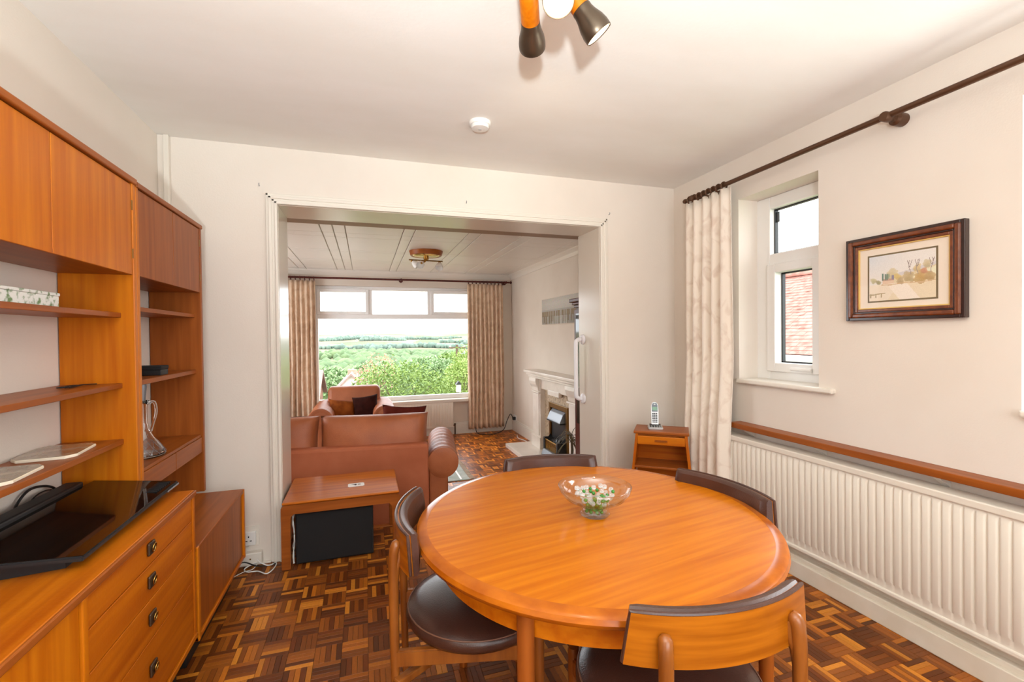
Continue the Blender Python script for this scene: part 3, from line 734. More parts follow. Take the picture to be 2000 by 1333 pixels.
tube('handle', 'glass', smooth_path([(.018, .0, .228), (.038, .012, .232), (.044, .014, .19), (.034, .01, .14), (.026, .006, .108)], 6), .0055, dc, 8)
lathe('stopper', 'steel', [(0, .235), (.011, .235), (.013, .262), (.017, .30), (.014, .318), (0, .32)], dc, n=12)
for k in range(14):
    a = 2*PI*k/14
    for s in (1, -1):
        tube('cut_line', 'steel', [(.0805*math.cos(a), .0805*math.sin(a), .016), (.066*math.cos(a+s*.25), .066*math.sin(a+s*.25), .041), (.048*math.cos(a+s*.45), .048*math.sin(a+s*.45), .067)], .0007, dc, 4)
# ------------------------------------------------------------------ curtains and poles
def curtain(name, label, m, a, b, z0, z1, folds, amp, nrm, parent_rings=None, seed=0, push=0.0, pushz=.8, flare=0.0, group=None):
    a, b, n = Vector((*a, 0)), Vector((*b, 0)), Vector((*nrm, 0)).normalized()
    root = thing(name, label, 'curtain', ((a.x+b.x)/2, (a.y+b.y)/2, z0), group=group)
    R = random.Random(seed); nu, nv = folds*10, 26
    ph = [R.uniform(-.9, .9) for _ in range(folds+1)]; am = [R.uniform(.6, 1.15) for _ in range(folds+1)]
    vs, fs = [], []
    for j in range(nv+1):
        v = j/nv; z = z0+(z1-z0)*v
        for i in range(nu+1):
            u = i/nu; k = u*folds; ki = min(int(k), folds-1); f = k-ki
            A = am[ki]*(1-f)+am[ki+1]*f; P_ = ph[ki]*(1-f)+ph[ki+1]*f
            low = 1-v
            off_ = amp*A*math.sin(2*PI*k+P_*low*1.6)*(.55+.45*min(1, low*3)) + amp*.35*math.sin(5.1*k+2+low*2.2)*low
            pz = push*max(0, min(1, (pushz+.25-z)/.5))
            p = a+(b-a)*(u+flare*low*(u-.5)+.012*math.sin(9*low+k)*low)+n*(off_+pz)
            vs.append(off(root, (p.x, p.y, z)))
    for j in range(nv):
        for i in range(nu): q = j*(nu+1)+i; fs.append((q, q+1, q+nu+2, q+nu+1))
    me = bpy.data.meshes.new('drape'); me.from_pydata([tuple(v) for v in vs], [], fs)
    o = link('drape', me, m, root, True); sm = o.modifiers.new('cloth_thickness', 'SOLIDIFY'); sm.thickness = .004; sm.offset = 0
    return root
cn = curtain('curtain', 'long cream patterned curtain in the right corner beside the side window', 'curtain', (2.145, 2.675), (2.145, 2.262), .03, 2.2, 5, .024, (-1, 0), seed=3, push=.03, pushz=.85)
pl = thing('curtain_pole', 'bronze curtain pole along the right-hand wall', 'curtain pole', (2.15, 1.2, 2.22))
PX, PZ = 2.15, 2.226
tube('rod', 'pole_bronze', [(PX, -.3, PZ), (PX, 2.655, PZ)], .0135, pl, 14, world=True)
lathe('finial', 'pole_bronze', [(0, -.002), (.010, 0), (.012, .006), (.0075, .011), (.0145, .022), (.0165, .032), (.012, .044), (0, .048)], pl, n=16, p=off(pl, (PX, 2.655, PZ)), d=(0, 1, 0))
def bracket(root, x, y, z, xw, nrm=(1, 0, 0)):
    lathe('bracket', 'pole_bronze', [(0, -.024), (.018, -.024), (.021, -.018), (.021, .012), (.017, .018), (.014, .030), (.016, .045), (.028, .052), (.028, xw-.001), (0, xw-.001)], root, n=20, p=off(root, (x, y, z)), d=nrm)
bracket(pl, PX, 1.385, PZ-.004, XR-PX); bracket(pl, PX, 2.60, PZ-.004, XR-PX); bracket(pl, PX, .1, PZ-.004, XR-PX)
def ring_mesh(parent, p, d, R=.022, r=.004, name='curtain_ring'):
    bm = bmesh.new(); mt = axis_mt(p, d)
    prof = [(R+r*math.cos(a*PI/3), r*math.sin(a*PI/3)) for a in range(6)]
    bm_lathe(bm, prof, 16, mt, True)
    bm_tube(bm, [Vector(p)+Vector((0, 0, -R)), Vector(p)+Vector((0, 0, -R-.016))], .0025, 6)
    return from_bm(name, bm, 'pole_bronze', parent, True)
for k in range(8):
    ring_mesh(cn, off(cn, (PX, 2.635-k*.0445, PZ-.006)), (0, 1, .15), .0225, .0058)

# ------------------------------------------------------------------ picture on the right wall
pc = thing('framed_picture', 'watercolour landscape in a dark and gold wooden frame on the right wall', 'picture', (2.235, 1.38, 1.345), rot=(0, 0, 0))
py0, py1, pz0, pz1 = 1.152, 1.615, 1.350, 1.737
def frame_ring(name, m, y0, y1, z0, z1, w, x0, x1, bev=.003):
    for nm, lo, hi in ((name, (x0, y0, z0), (x1, y0+w, z1)), (name, (x0, y1-w, z0), (x1, y1, z1)), (name, (x0, y0+w*.98, z1-w), (x1, y1-w*.98, z1)), (name, (x0, y0+w*.98, z0), (x1, y1-w*.98, z0+w))):
        box(nm, m, lo, hi, pc, bev=bev)
frame_ring('outer_moulding', 'frame_dark', py0, py1, pz0, pz1, .016, 2.222, 2.249)
frame_ring('frame_moulding', 'frame_wood', py0+.013, py1-.013, pz0+.013, pz1-.013, .020, 2.215, 2.248, .006)
frame_ring('inner_moulding', 'frame_dark', py0+.031, py1-.031, pz0+.031, pz1-.031, .010, 2.224, 2.247)
frame_ring('slope_moulding', 'frame_wood', py0+.039, py1-.039, pz0+.039, pz1-.039, .014, 2.226, 2.247)
frame_ring('gilt_slip', 'gilt', py0+.052, py1-.052, pz0+.052, pz1-.052, .006, 2.231, 2.247, .001)
box('mount_board', 'mount', (2.237, py0+.05, pz0+.05), (2.246, py1-.05, pz1-.05), pc, bev=0)
box('inner_mount', 'mount_olive', (2.2362, py0+.096, pz0+.082), (2.2372, py1-.092, pz1-.088), pc, bev=0)
def water(u, v):
    # pale wash landscape: sky, misty hill with bare trees, farmhouse, bushes, track and fence
    r = random.Random(int(u*900)*7919+int(v*700)); j = r.uniform(-4, 4)
    sky = max(0, v-.5)/.5
    c = [232-26*sky*max(0, .6-u), 226-10*sky*max(0, .6-u), 220+8*sky*max(0, .6-u)]
    hill = .56+.30*max(0, u-.42)
    if .34 < v < hill and u > .30:
        k = (hill-v)/.2; c = [214, 208, 208] if k < .35 else [222, 206, 172]
        if u > .62 and v < .30+.40*(u-.45)+.12 and v > .44: c = [232, 228, 200]
    if v <= .36: c = [234, 220, 200] if u < .30+.5*v else [230, 214, 186]
    if v <= .33 and .30 < u-.55*(.33-v) < .60: c = [240, 228, 214]
    for x0, y0, rr, cc in ((.37, .57, .085, (212, 196, 158)), (.45, .50, .055, (214, 190, 126)), (.30, .52, .04, (150, 160, 132)), (.62, .47, .085, (190, 168, 128)), (.80, .45, .105, (196, 160, 104)), (.92, .44, .07, (188, 158, 112)), (.84, .56, .05, (204, 150, 120)), (.74, .64, .06, (214, 190, 140)), (.88, .70, .06, (204, 188, 150)), (.07, .46, .05, (198, 190, 150)), (.15, .41, .04, (166, 156, 120)), (.50, .40, .05, (186, 160, 124))):
        d = math.hypot((u-x0), (v-y0)*.72)/rr+.22*math.sin(38*u+9*v)*math.sin(41*v-11*u)
        if d < 1: t_ = 1-.45*d*d; c = [a*(1-t_)+(b-26*max(0, y0-v)/rr*.6)*t_ for a, b in zip(c, cc)]
    if .22 < u < .40 and .36 < v < .475: c = [226, 198, 172] if v < .425 else [200, 160, 142]
    if .365 < u < .40 and .44 < v < .54: c = [150, 140, 160]
    if (abs(u-.225) < .014 or abs(u-.262) < .010 or abs(u-.29) < .012) and .44 < v < .60-.3*abs(u-.225): c = [112, 134, 122]
    for tx in (.635, .745, .945):
        if abs(u-tx-.016*math.sin(16*v+tx*9)) < .005 and .52 < v < .82 or (abs(abs(u-tx)-(v-.66)*.22) < .005 and .66 < v < .82): c = [158, 142, 136]
    if .07 < v < .17 and u < .27 and (math.sin(70*u) > .75 or abs(v-.13-.16*u) < .012): c = [176, 156, 118]
    if abs(v-.345-.01*math.sin(14*u)) < .010 and u > .2: c = [206, 176, 138]
    return [max(0, min(255, k+j)) for k in c]
painted('print', 'print', 110, 72, off(pc, (2.2358, py1-.099, pz0+.089)), (0, -(py1-py0-.202), 0), (0, 0, pz1-pz0-.184), water, pc)
box('glazing', 'pane', (2.2335, py0+.054, pz0+.054), (2.2345, py1-.054, pz1-.054), pc, bev=0)

# ------------------------------------------------------------------ radiator, shelf
rd = thing('radiator', 'long white fluted panel radiator along the right wall', 'radiator', (2.19, 1.3, .15))
ry0, ry1, rz0, rz1, rx = .10, 2.44, .152, .668, 2.150
bm = bmesh.new(); n = int((ry1-ry0-.04)/.0345); ys = []
for k in range(n):
    y = ry0+.02+k*.0345
    ys += [(y, 0), (y+.0035, .006), (y+.008, .0075), (y+.0235, .0075), (y+.028, .006), (y+.0315, 0)]
ys.append((ry1-.02, 0))
def col(y, d):
    return [bm.verts.new(off(rd, (x, y, z))) for x, z in ((rx, rz0+.012), (rx, rz0+.052), (rx-d, rz0+.064), (rx-d, rz1-.052), (rx, rz1-.040), (rx, rz1-.012))]
cols = [col(y, d) for y, d in ys]
for a, b in zip(cols, cols[1:]):
    for k in range(5): bm.faces.new((a[k], b[k], b[k+1], a[k+1]))
from_bm('fluted_panel', bm, 'radiator', rd, 'auto')
box('panel_body', 'radiator', (rx+.0005, ry0, rz0+.012), (2.225, ry1, rz1-.013), rd, bev=.004)
box('top_grille', 'radiator', (rx-.010, ry0-.004, rz1-.030), (2.235, ry1+.004, rz1), rd, bev=.005)
box('bottom_rail', 'radiator', (rx-.006, ry0, rz0), (2.228, ry1, rz0+.022), rd, bev=.006)
for y in (.6, 1.9): box('wall_bracket', 'radiator', (2.225, y-.02, .2), (2.2495, y+.02, .6), rd)
tube('radiator_pipe', 'radiator', [(2.19, 2.43, .16), (2.19, 2.43, .112)], .008, rd, 10, world=True)
sh = thing('radiator_shelf', 'narrow teak shelf on brackets above the long radiator', 'shelf', (2.2, 1.3, .712))
box('board', 'teak_dark_y', (2.157, .05, .713), (2.2495, 2.30, .744), sh, bev=.003)
for y in (1.745, 1.225, .45, 2.2): prism('bracket', 'gloss_white', [(2.2495, .712), (2.19, .712), (2.19, .70), (2.238, .672), (2.2495, .655)], y-.013, y+.013, 'y', sh, mt=Matrix.Translation(-sh.location))

# ------------------------------------------------------------------ bedside cabinet and telephone
bd = thing('bedside_cabinet', 'small teak cabinet with one drawer and slanting sides in the corner', 'cabinet', (1.860, 2.572, 0), math.radians(-38))
w2, dp, zt = .170, .110, .67
box('top', 'teak_dark_x', (-w2, -dp, zt-.020), (w2, dp, zt), bd, world=False, bev=.005)
box('under_rail', 'teak_dark_x', (-w2+.014, -dp+.012, zt-.031), (w2-.014, dp, zt-.020), bd, world=False)
for s in (-1, 1):
    prism('side_panel', 'teak_z', [(s*(w2-.012), zt-.02), (s*(w2-.028), zt-.02), (s*(w2+.038), 0), (s*(w2+.056), 0)], -dp+.004, dp, 'y', bd)
d = box('drawer', 'teak_light_x', (-w2+.024, -dp+.006, zt-.088), (w2-.024, dp-.03, zt-.033), bd, world=False)
h = prism('handle', 'teak_dark_x', [(-.040, zt-.060), (-.034, zt-.055), (.034, zt-.055), (.040, zt-.060), (.034, zt-.066), (-.034, zt-.066)], -dp-.002, -dp+.008, 'y', d, bev=.001)
box('shelf', 'teak_dark_x', (-w2-.0, -dp+.012, .425), (w2+.0, dp, .440), bd, world=False)
box('back_panel', 'teak_x', (-w2+.004, dp-.008, .12), (w2-.004, dp-.001, zt-.02), bd, world=False)
box('bottom_shelf', 'teak_dark_x', (-w2-.03, -dp+.012, .10), (w2+.03, dp, .115), bd, world=False)
ph = thing('cordless_phone', 'silver cordless telephone standing in its answering base on the bedside cabinet', 'telephone', (1.826, 2.592, zt), math.radians(-30))
bm = bmesh.new()
bm_prism(bm, [(-.043, -.042), (.043, -.042), (.047, -.034), (.047, .034), (.041, .042), (-.041, .042), (-.047, .034), (-.047, -.034)], .0005, .014); bmesh.ops.bevel(bm, geom=list(bm.edges), offset=.003, segments=2, affect='EDGES')
from_bm('base', bm, 'silver_plastic', ph)
tl = Matrix.Translation((0, 0, .017)) @ Matrix.Rotation(math.radians(12), 4, 'X')
b = box('base_keypad', 'black_gloss', (-.036, -.035, -.002), (.036, .030, .004), ph, world=False, mt=tl, bev=.002)
for i in range(4):
    for j in range(2): box('base_key', 'silver_plastic', (-.029+i*.017, -.030+j*.015, .004), (-.019+i*.017, -.024+j*.015, .0055), b, world=False, mt=tl, bev=.001)
th = Matrix.Translation((0, .014, .016)) @ Matrix.Rotation(math.radians(-9), 4, 'X')
bm = bmesh.new(); P = [(-.023, 0), (.023, 0), (.024, .09), (.022, .135), (.015, .152), (0, .157), (-.015, .152), (-.022, .135), (-.024, .09)]
bm_prism(bm, P, 0, .022, 'y', th); bmesh.ops.bevel(bm, geom=list(bm.edges), offset=.003, segments=2, affect='EDGES')
hs = from_bm('handset', bm, 'silver_plastic', ph)
bm = bmesh.new(); bm_prism(bm, [(-.0185, .092), (.0185, .092), (.0185, .135), (.011, .150), (-.011, .150), (-.0185, .135)], -.0012, .001, 'y', th); from_bm('earpiece', bm, 'black_gloss', hs)
bm = bmesh.new(); bm_box(bm, (-.016, -.0022, .100), (.016, 0, .124), 0, th); from_bm('display', bm, 'lcd', hs)
for i in range(3):
    for j in range(6):
        bm = bmesh.new(); bm_box(bm, (-.0165+i*.0115, -.0022, .020+j*.0112), (-.0075+i*.0115, 0, .0275+j*.0112), .001, th, 1); from_bm('key', bm, 'black_matt', hs)
bm = bmesh.new(); bm_box(bm, (-.006, -.002, .138), (.006, 0, .144), .001, th, 1); from_bm('speaker_slot', bm, 'silver_plastic', hs)

# ------------------------------------------------------------------ grab rail, sockets, cables
gr = thing('grab_rail', 'white plastic grab rail fixed upright to the jamb of the opening', 'handle', (1.607, 3.20, .80))
gx = 1.607
tube('rail', 'grab_white', smooth_path([(gx-.004, 3.20, 1.262), (gx-.035, 3.20, 1.262), (gx-.055, 3.20, 1.25), (gx-.062, 3.20, 1.22), (gx-.062, 3.20, 1.03), (gx-.062, 3.20, .845), (gx-.055, 3.20, .815), (gx-.035, 3.20, .803), (gx-.004, 3.20, .803)], 5), .0165, gr, 14, world=True)
for z in (1.262, .803): lathe('flange', 'grab_white', [(0, -.0005), (.038, -.0005), (.038, .010), (.030, .016), (.018, .020), (0, .020)], gr, n=24, p=off(gr, (gx, 3.20, z)), d=(-1, 0, 0))
def socket(label, x0, x1, z0, z1, y, gangs):
    s = thing('wall_socket', label, 'socket', ((x0+x1)/2, y, z0))
    pl_ = box('plate', 'white_plastic', (x0, y-.022, z0), (x1, y-.0005, z1), s, bev=.004)
    wg = (x1-x0)/gangs
    for g in range(gangs):
        cx = x0+wg*(g+.5); cz = (z0+z1)/2
        for dx, dz, a, b in ((0, .012, .003, .005), (-.011, -.012, .005, .0025), (.011, -.012, .005, .0025)):
            box('pin_hole', 'black_matt', (cx+dx-a, y-.0225, cz+dz-b), (cx+dx+a, y-.0215, cz+dz+b), s, bev=0)
        box('switch', 'white_plastic', (cx-.006, y-.025, z1-.022), (cx+.006, y-.0215, z1-.010), s, bev=.002)
    return s
s = socket('white double wall socket low on the back wall beside the low cabinet', -.755, -.612, .118, .195, D, 2)
box('back_plate', 'gloss_white', (-.78, D-.006, .11), (-.597, D-.0003, .225), s, bev=.002)
jb = thing('junction_box', 'white painted box on the floor under the wall socket', 'box', (-.63, D-.03, 0))
box('box_body', 'gloss_white', (-.69, D-.045, .013), (-.578, D-.0005, .082), jb, bev=.005); box('screw', 'brass_dark', (-.640, D-.047, .046), (-.632, D-.044, .054), jb, bev=.001)
tag(tube('white_cable', 'white_plastic', smooth_path([(-.60, 2.888, .045), (-.575, 2.87, .03), (-.54, 2.875, .01), (-.505, 2.90, .006), (-.508, 2.83, .006), (-.535, 2.785, .006), (-.585, 2.83, .006), (-.64, 2.84, .006), (-.662, 2.88, .006), (-.63, 2.893, .02), (-.60, 2.887, .03)], 6), .0032, n=8), 'thin white cable looped on the floor below the wall socket', 'cable')
tag(tube('flex_cable', 'white_plastic', smooth_path([(-.70, 2.80, .006), (-.66, 2.846, .005), (-.62, 2.865, .005), (-.60, 2.885, .02)], 6), .002, n=8), 'short white flex running under the low cabinet', 'cable')
tag(tube('black_lead', 'black_matt', smooth_path([(-.72, 2.79, .02), (-.66, 2.82, .07), (-.60, 2.875, .015), (-.55, 2.888, .006), (-.50, 2.895, .006)], 6), .0035, n=8), 'black lead hanging behind the low cabinet', 'cable')

# ------------------------------------------------------------------ coffee table in the opening
ct = thing('coffee_table', 'low teak coffee table standing in the opening behind the left dining chair', 'table', (-.14, 3.04, 0))
cx0, cx1, cy0, cy1, cz = -.462, .186, 2.80, 3.265, .378
for y0, y1 in ((cy0, cy0+.034), (cy1-.034, cy1)):
    bm = bmesh.new()
    P = [(cx0, 0), (cx0, cz-.030), (cx0+.016, cz-.016), (cx1-.016, cz-.016), (cx1, cz-.030), (cx1, 0), (cx1-.046, 0), (cx1-.046, cz-.085), (cx1-.064, cz-.066), (cx0+.064, cz-.066), (cx0+.046, cz-.085), (cx0+.046, 0)]
    bm_prism(bm, [(x-ct.location.x, z) for x, z in P], y0-ct.location.y, y1-ct.location.y, 'y'); bmesh.ops.bevel(bm, geom=[e for e in bm.edges], offset=.003, segments=2, affect='EDGES')
    from_bm('leg_frame', bm, 'teak_dark_x', ct)
for x in (cx0+.006, cx1-.03): box('side_rail', 'teak_y', (x, cy0+.034, cz-.066), (x+.024, cy1-.034, cz-.018), ct)
box('table_top', 'teak_x', (cx0+.006, cy0-.004, cz-.014), (cx1-.006, cy1+.004, cz), ct, bev=.008, seg=3)
sw = thing('speaker_box', 'black speaker box with cloth front under the coffee table', 'speaker', (-.19, 2.98, 0))
box('cabinet', 'black_matt', (-.394, 2.845, .004), (.03, 3.16, .300), sw, bev=.004); box('front_cloth', 'black_cloth', (-.388, 2.836, .012), (.024, 2.846, .296), sw, bev=.004)
for x in (-.36, -.02): 
    for y in (2.88, 3.12): box('foot', 'black_matt', (x-.015, y-.015, 0), (x+.015, y+.015, .005), sw, bev=0)
R5 = random.Random(9)
for k in range(3):
    pts = [(-.408+R5.uniform(-.005, .007), 2.875+R5.uniform(-.03, .03), .01+.045*i) for i in range(7)]
    tag(tube('bundled_cable', 'white_plastic', smooth_path(pts, 4), .003, n=6), 'white cable bundled between coffee table leg and speaker box', 'cable', 'white cables beside the speaker box')
cdm = thing('coaster_card', 'white card with black emblem lying on the coffee table', 'card', (-.067, 2.993, cz), math.radians(2))
bm = bmesh.new(); bm_box(bm, (-.048, -.031, .0003), (.048, .031, .003), .0); bmesh.ops.bevel(bm, geom=[e for e in bm.edges if abs(e.verts[0].co.z-e.verts[1].co.z) > .001], offset=.007, segments=3, affect='EDGES'); from_bm('card', bm, 'white_plastic', cdm)
prism('emblem', 'black_matt', [(-.030, .014), (-.012, .008), (-.006, .016), (.002, .014), (.004, -.004), (-.004, -.014), (-.010, -.006)], .003, .0033, parent=cdm)
for k in range(3): box('text_line', 'velvet_red', (.009, .010-k*.011, .003), (.026, .014-k*.011, .0032), cdm, world=False, bev=0)

# ------------------------------------------------------------------ ceiling lamp (four spots), smoke detector
sp = thing('spot_lamp', 'ceiling lamp with three wooden bronze-tipped spotlights above the dining table', 'ceiling lamp', (.515, 1.20, CZ))
lathe('ceiling_plate', 'teak_light_x', [(0, -.0005), (.07, -.0005), (.07, -.016), (.062, -.022), (0, -.022)], sp, n=32)
lathe('stem', 'bronze', [(0, -.02), (.014, -.02), (.014, -.075), (0, -.075)], sp, n=16)
def spot(rim, a):
    rim = Vector(rim); a = Vector(a).normalized(); tail = rim-a*.225
    mt = axis_mt(tail-sp.location, a)
    bm = bmesh.new(); bm_lathe(bm, [(0, 0), (.022, 0), (.0265, .006), (.0275, .136), (0, .136)], 32, mt); body = from_bm('wooden_tube', bm, 'teak_light_z', sp, 'auto')
    bm = bmesh.new(); bm_lathe(bm, [(.0, .1365), (.0275, .1365), (.0285, .140), (.0285, .150), (.031, .163), (.0385, .186), (.0415, .206), (.0412, .222), (.0400, .2245), (.0385, .222), (.0385, .206), (.0355, .187), (.028, .166), (0, .160)], 32, mt); from_bm('bronze_cap', bm, 'bronze', sp, 'auto')
    bm = bmesh.new(); bm_lathe(bm, [(.0384, .222), (.0382, .206), (.0350, .188), (.027, .168), (0, .163), (0, .162), (.0275, .167), (.0354, .187), (.0385, .206)], 32, mt); from_bm('reflector', bm, 'gloss_white', sp, 'auto')
    bm = bmesh.new(); bm_lathe(bm, [(0, .166), (.012, .168), (.020, .178), (.026, .196), (.024, .203), (0, .208)], 24, mt); from_bm('bulb', bm, 'bulb', sp, True)
    bm = bmesh.new(); bm_tube(bm, [tail+a*.02-sp.location, Vector((0, 0, -.06))], .006, 8); from_bm('arm', bm, 'bronze', sp)
spot((.512, 1.352, 2.20), (.39, .87, -.30))
spot((.660, 1.193, 2.17), (.64, -.05, -.77))
spot((.480, 1.078, 2.15), (-.25, -.58, -.78))
for p, d in (((.540, 1.42, 2.18), (.39, .87, -.30)), ((.68, 1.188, 2.13), (.64, -.05, -.77)), ((.47, 1.05, 2.12), (-.25, -.58, -.78))):
    q = Vector(d).to_track_quat('-Z', 'Y').to_euler()
    light('lamp_beam', 'SPOT', p, 9, (1, .80, .55), q, spot_size=math.radians(100), spot_blend=.8, shadow_soft_size=.03)
sd = thing('smoke_detector', 'round white smoke detector on the ceiling', 'smoke detector', (.578, 2.30, CZ))
lathe('base', 'white_plastic', [(0, -.0005), (.055, -.0005), (.055, -.012), (.052, -.018), (0, -.018)], sd, n=32)
lathe('cover', 'white_plastic', [(0, -.018), (.046, -.018), (.047, -.026), (.043, -.034), (.02, -.038), (0, -.038)], sd, n=32)
lathe('test_button', 'silver_plastic', [(0, -.0375), (.009, -.037), (.009, -.040), (0, -.041)], sd, n=12)
# ------------------------------------------------------------------ far living room: sofa and armchair
def scroll_arm(root, m, x, side, y0, y1, zc, rad, slab, face, plain=False):
    # upright slab with a rolled top; pleats run over the roll
    bm = bmesh.new(); n = 40; rings = []
    ny = 26
    for j in range(ny+1):
        f = j/ny; y = y0+(y1-y0)*f
        rp = rad*(1-.06*(.5+.5*math.cos(2*PI*f*7))**3) if .06 < f < .94 else rad
        if j in (0, ny): rp = rad*.93
        ring = []
        for k in range(n): a = 2*PI*k/n; ring.append(bm.verts.new((x+rp*math.cos(a), y, zc+rp*math.sin(a))))
        rings.append(ring)
    for a, b in zip(rings, rings[1:]):
        for k in range(n): bm.faces.new((a[k], a[(k+1) % n], b[(k+1) % n], b[k]))
    bm.faces.new(rings[0]); bm.faces.new(rings[-1][::-1])
    arm = from_bm('arm_roll', bm, m, root, 'auto')
    for yy, d in face:
        prof = [(0, .006), (rad*.6, .005), (rad*.9, .003), (rad*.98, -.002), (rad*.98, -.01), (0, -.01)] if plain and yy == face[0][0] else [(0, .004), (rad*.30, .006), (rad*.34, .001), (rad*.62, .004), (rad*.66, .001), (rad*.88, .007), (rad*.98, .002), (rad*.98, -.01), (0, -.01)]
        lathe('arm_facing', m, prof, arm, n=36, p=(x, yy, zc), d=(0, d, 0))
    xa, xb = sorted((x-side*slab*.75, x+side*slab*.25))
    box('arm_panel', m, (xa, y0+.006, .04), (xb, y1-.006, zc-rad*.3), root, world=False, bev=.02, seg=3)
sf = thing('sofa', 'tan leather sofa with its back to the dining room', 'sofa', (-.386, 3.731, FZ), math.radians(-7.75))
box('back_panel', 'suede_back', (-.855, 0, .035), (.855, .11, .672), sf, world=False, bev=.025, seg=3)
box('base', 'leather_tan', (-.85, .10, .05), (.85, .86, .25), sf, world=False, bev=.02)
for s, nm in ((-1, 0), (1, 1)):
    scroll_arm(sf, 'leather_tan', .968*s, s, .01, .86, .512, .124, .15, ((.012, -1), (.858, 1)), True)
    cushion('seat_cushion', 'leather_tan', .42, .09, .36, sf, Matrix.Translation((.424*s, .53, .335)) @ Matrix.Rotation(PI/2, 4, 'X'), e=.3)
    c = cushion('back_cushion', 'leather_tan', .424, .125, .205, sf, Matrix.Translation((.427*s, .205, .685)) @ Matrix.Rotation(math.radians(-9), 4, 'X'), n=20, e=.30, pinch=.03, seed=5+nm, lump=.08)
    for y in (.06, .80): lathe('foot', 'mahogany', [(0, 0), (.02, 0), (.028, .05), (0, .05)], sf, n=12, p=(.85*s, y, 0))
rp = cushion('scatter_cushion', 'velvet_red', .19, .075, .165, None, Matrix.Rotation(math.radians(8), 4, 'Y'), n=14, e=.5, pinch=.12, seed=3, lump=.06)
rp.location = sf.matrix_basis @ Vector((.64, .40, .765)); rp.rotation_euler = (math.radians(-22), math.radians(-4), math.radians(-6))
tag(rp, 'dark red scatter cushion peeping over the right end of the sofa', 'cushion')
ac = thing('armchair', 'tan leather armchair with rolled tufted arms facing the sofa', 'armchair', (-.145, 6.02, FZ))
for s in (-1, 1): scroll_arm(ac, 'leather_tan', .357*s, s, -.42, .40, .570, .139, .16, ((-.418, -1), (.398, 1)))
bm = bmesh.new(); bm_box(bm, (-.325, .20, .25), (.325, .40, .875), .06, seg=4)
for v in bm.verts:
    if v.co.z > .45: v.co.y += (v.co.z-.45)*.18
from_bm('backrest', bm, 'leather_tan', ac, 'auto')
box('base', 'leather_tan', (-.34, -.40, .05), (.34, .38, .27), ac, world=False, bev=.02)
cushion('seat_cushion', 'leather_tan', .245, .085, .33, ac, Matrix.Translation((0, -.09, .375)) @ Matrix.Rotation(PI/2, 4, 'X'), e=.28)
for s in (-1, 1):
    for y in (-.34, .34): lathe('foot', 'mahogany', [(0, 0), (.02, 0), (.028, .05), (0, .05)], ac, n=12, p=(.33*s, y, 0))
def scatter(name, label, m, loc, sx, sz, rx, ry, rz, seed):
    c = cushion(name, m, sx, .085, sz, None, None, n=16, e=.5, pinch=.10, seed=seed, lump=.1)
    c.location = loc; c.rotation_euler = (math.radians(rx), math.radians(ry), math.radians(rz)); tag(c, label, 'cushion')
scatter('scatter_cushion', 'rust-coloured scatter cushion on the left of the armchair', 'velvet_rust', (-.285, 6.03, .385), .165, .14, -24, 8, 8, 8)
scatter('scatter_cushion', 'dark brown velvet scatter cushion on the right of the armchair', 'velvet_dark', (-.005, 5.98, .405), .155, .165, -20, -7, -6, 4)
# rug with fringe
rg = thing('rug', 'pale green-grey rug with fringed end beside the sofa', 'rug', (.3, 5.1, FZ))
box('pile', 'rug', (-.75, 4.70, FZ+.0008), (1.03, 5.52, FZ+.011), rg, bev=.004)
box('border_stripe', 'gloss_white', (.93, 4.72, FZ+.0110), (.95, 5.50, FZ+.0116), rg, bev=0)
bm = bmesh.new(); R6 = random.Random(2)
for k in range(54):
    y = 4.72+k*.0148; x1 = 1.08+R6.uniform(-.012, .014); bm_tube(bm, [off(rg, (1.025, y, FZ+.006)), off(rg, (x1, y+R6.uniform(-.008, .008), FZ+.003))], .0028, 5)
o = from_bm('fringe', bm, 'mount', rg); o['kind'] = 'stuff'

# ------------------------------------------------------------------ fireplace wall
fp = thing('fireplace', 'cream marble fireplace surround with mottled stone back panel', 'fireplace', (2.2, 5.03, FZ))
hb = FZ
box('hearth', 'marble', (1.795, 4.13, hb), (XR-.0005, 5.93, hb+.05), fp, bev=.006)
h0 = hb+.05
for y0, y1 in ((5.46, 5.74), (4.32, 4.60)):
    box('pilaster', 'marble', (2.125, y0, h0), (XR-.0005, y1, .74), fp, bev=.005)
    box('pilaster_base', 'marble', (2.108, y0-.015, h0), (2.126, y1+.015, h0+.15), fp, bev=.006)
    box('pilaster_face', 'marble', (2.113, y0+.03, h0+.17), (2.126, y1-.03, .54), fp, bev=.006)
    prism('corbel', 'marble', [(2.126, .56), (2.108, .58), (2.105, .62), (2.080, .66), (2.068, .70), (2.072, .74), (2.126, .74)], y0+.02, y1-.02, 'y', fp, mt=Matrix.Translation(-fp.location), bev=.003)
    box('capital_strip', 'marble', (2.098, y0-.008, .545), (2.126, y1+.008, .565), fp, bev=.005)
box('frieze', 'marble', (2.140, 4.60, .61), (XR-.0005, 5.46, .74), fp, bev=.004)
box('frieze_block', 'marble', (2.120, 4.86, .565), (2.16, 5.20, .625), fp, bev=.006)
for z0, z1, x in ((.738, .768, 2.085), (.768, .800, 2.062), (.800, .836, 2.035)):
    d = 2.085-x; box('mantel_shelf', 'marble', (x, 4.26-d, z0), (XR-.0005, 5.80+d, z1), fp, bev=.007)
box('back_panel', 'marble_mottled', (2.190, 4.60, h0), (XR-.0005, 5.46, .615), fp, bev=0)
gf = thing('gas_fire', 'inset gas fire with brass frame, silver hood and coal bed', 'fire', (2.16, 4.99, h0))
for lo, hi in (((2.160, 4.715, h0), (2.188, 4.765, .47)), ((2.160, 5.215, h0), (2.188, 5.265, .47)), ((2.160, 4.763, .41), (2.188, 5.217, .47))): box('brass_frame', 'brass_dark', lo, hi, gf, bev=.004)
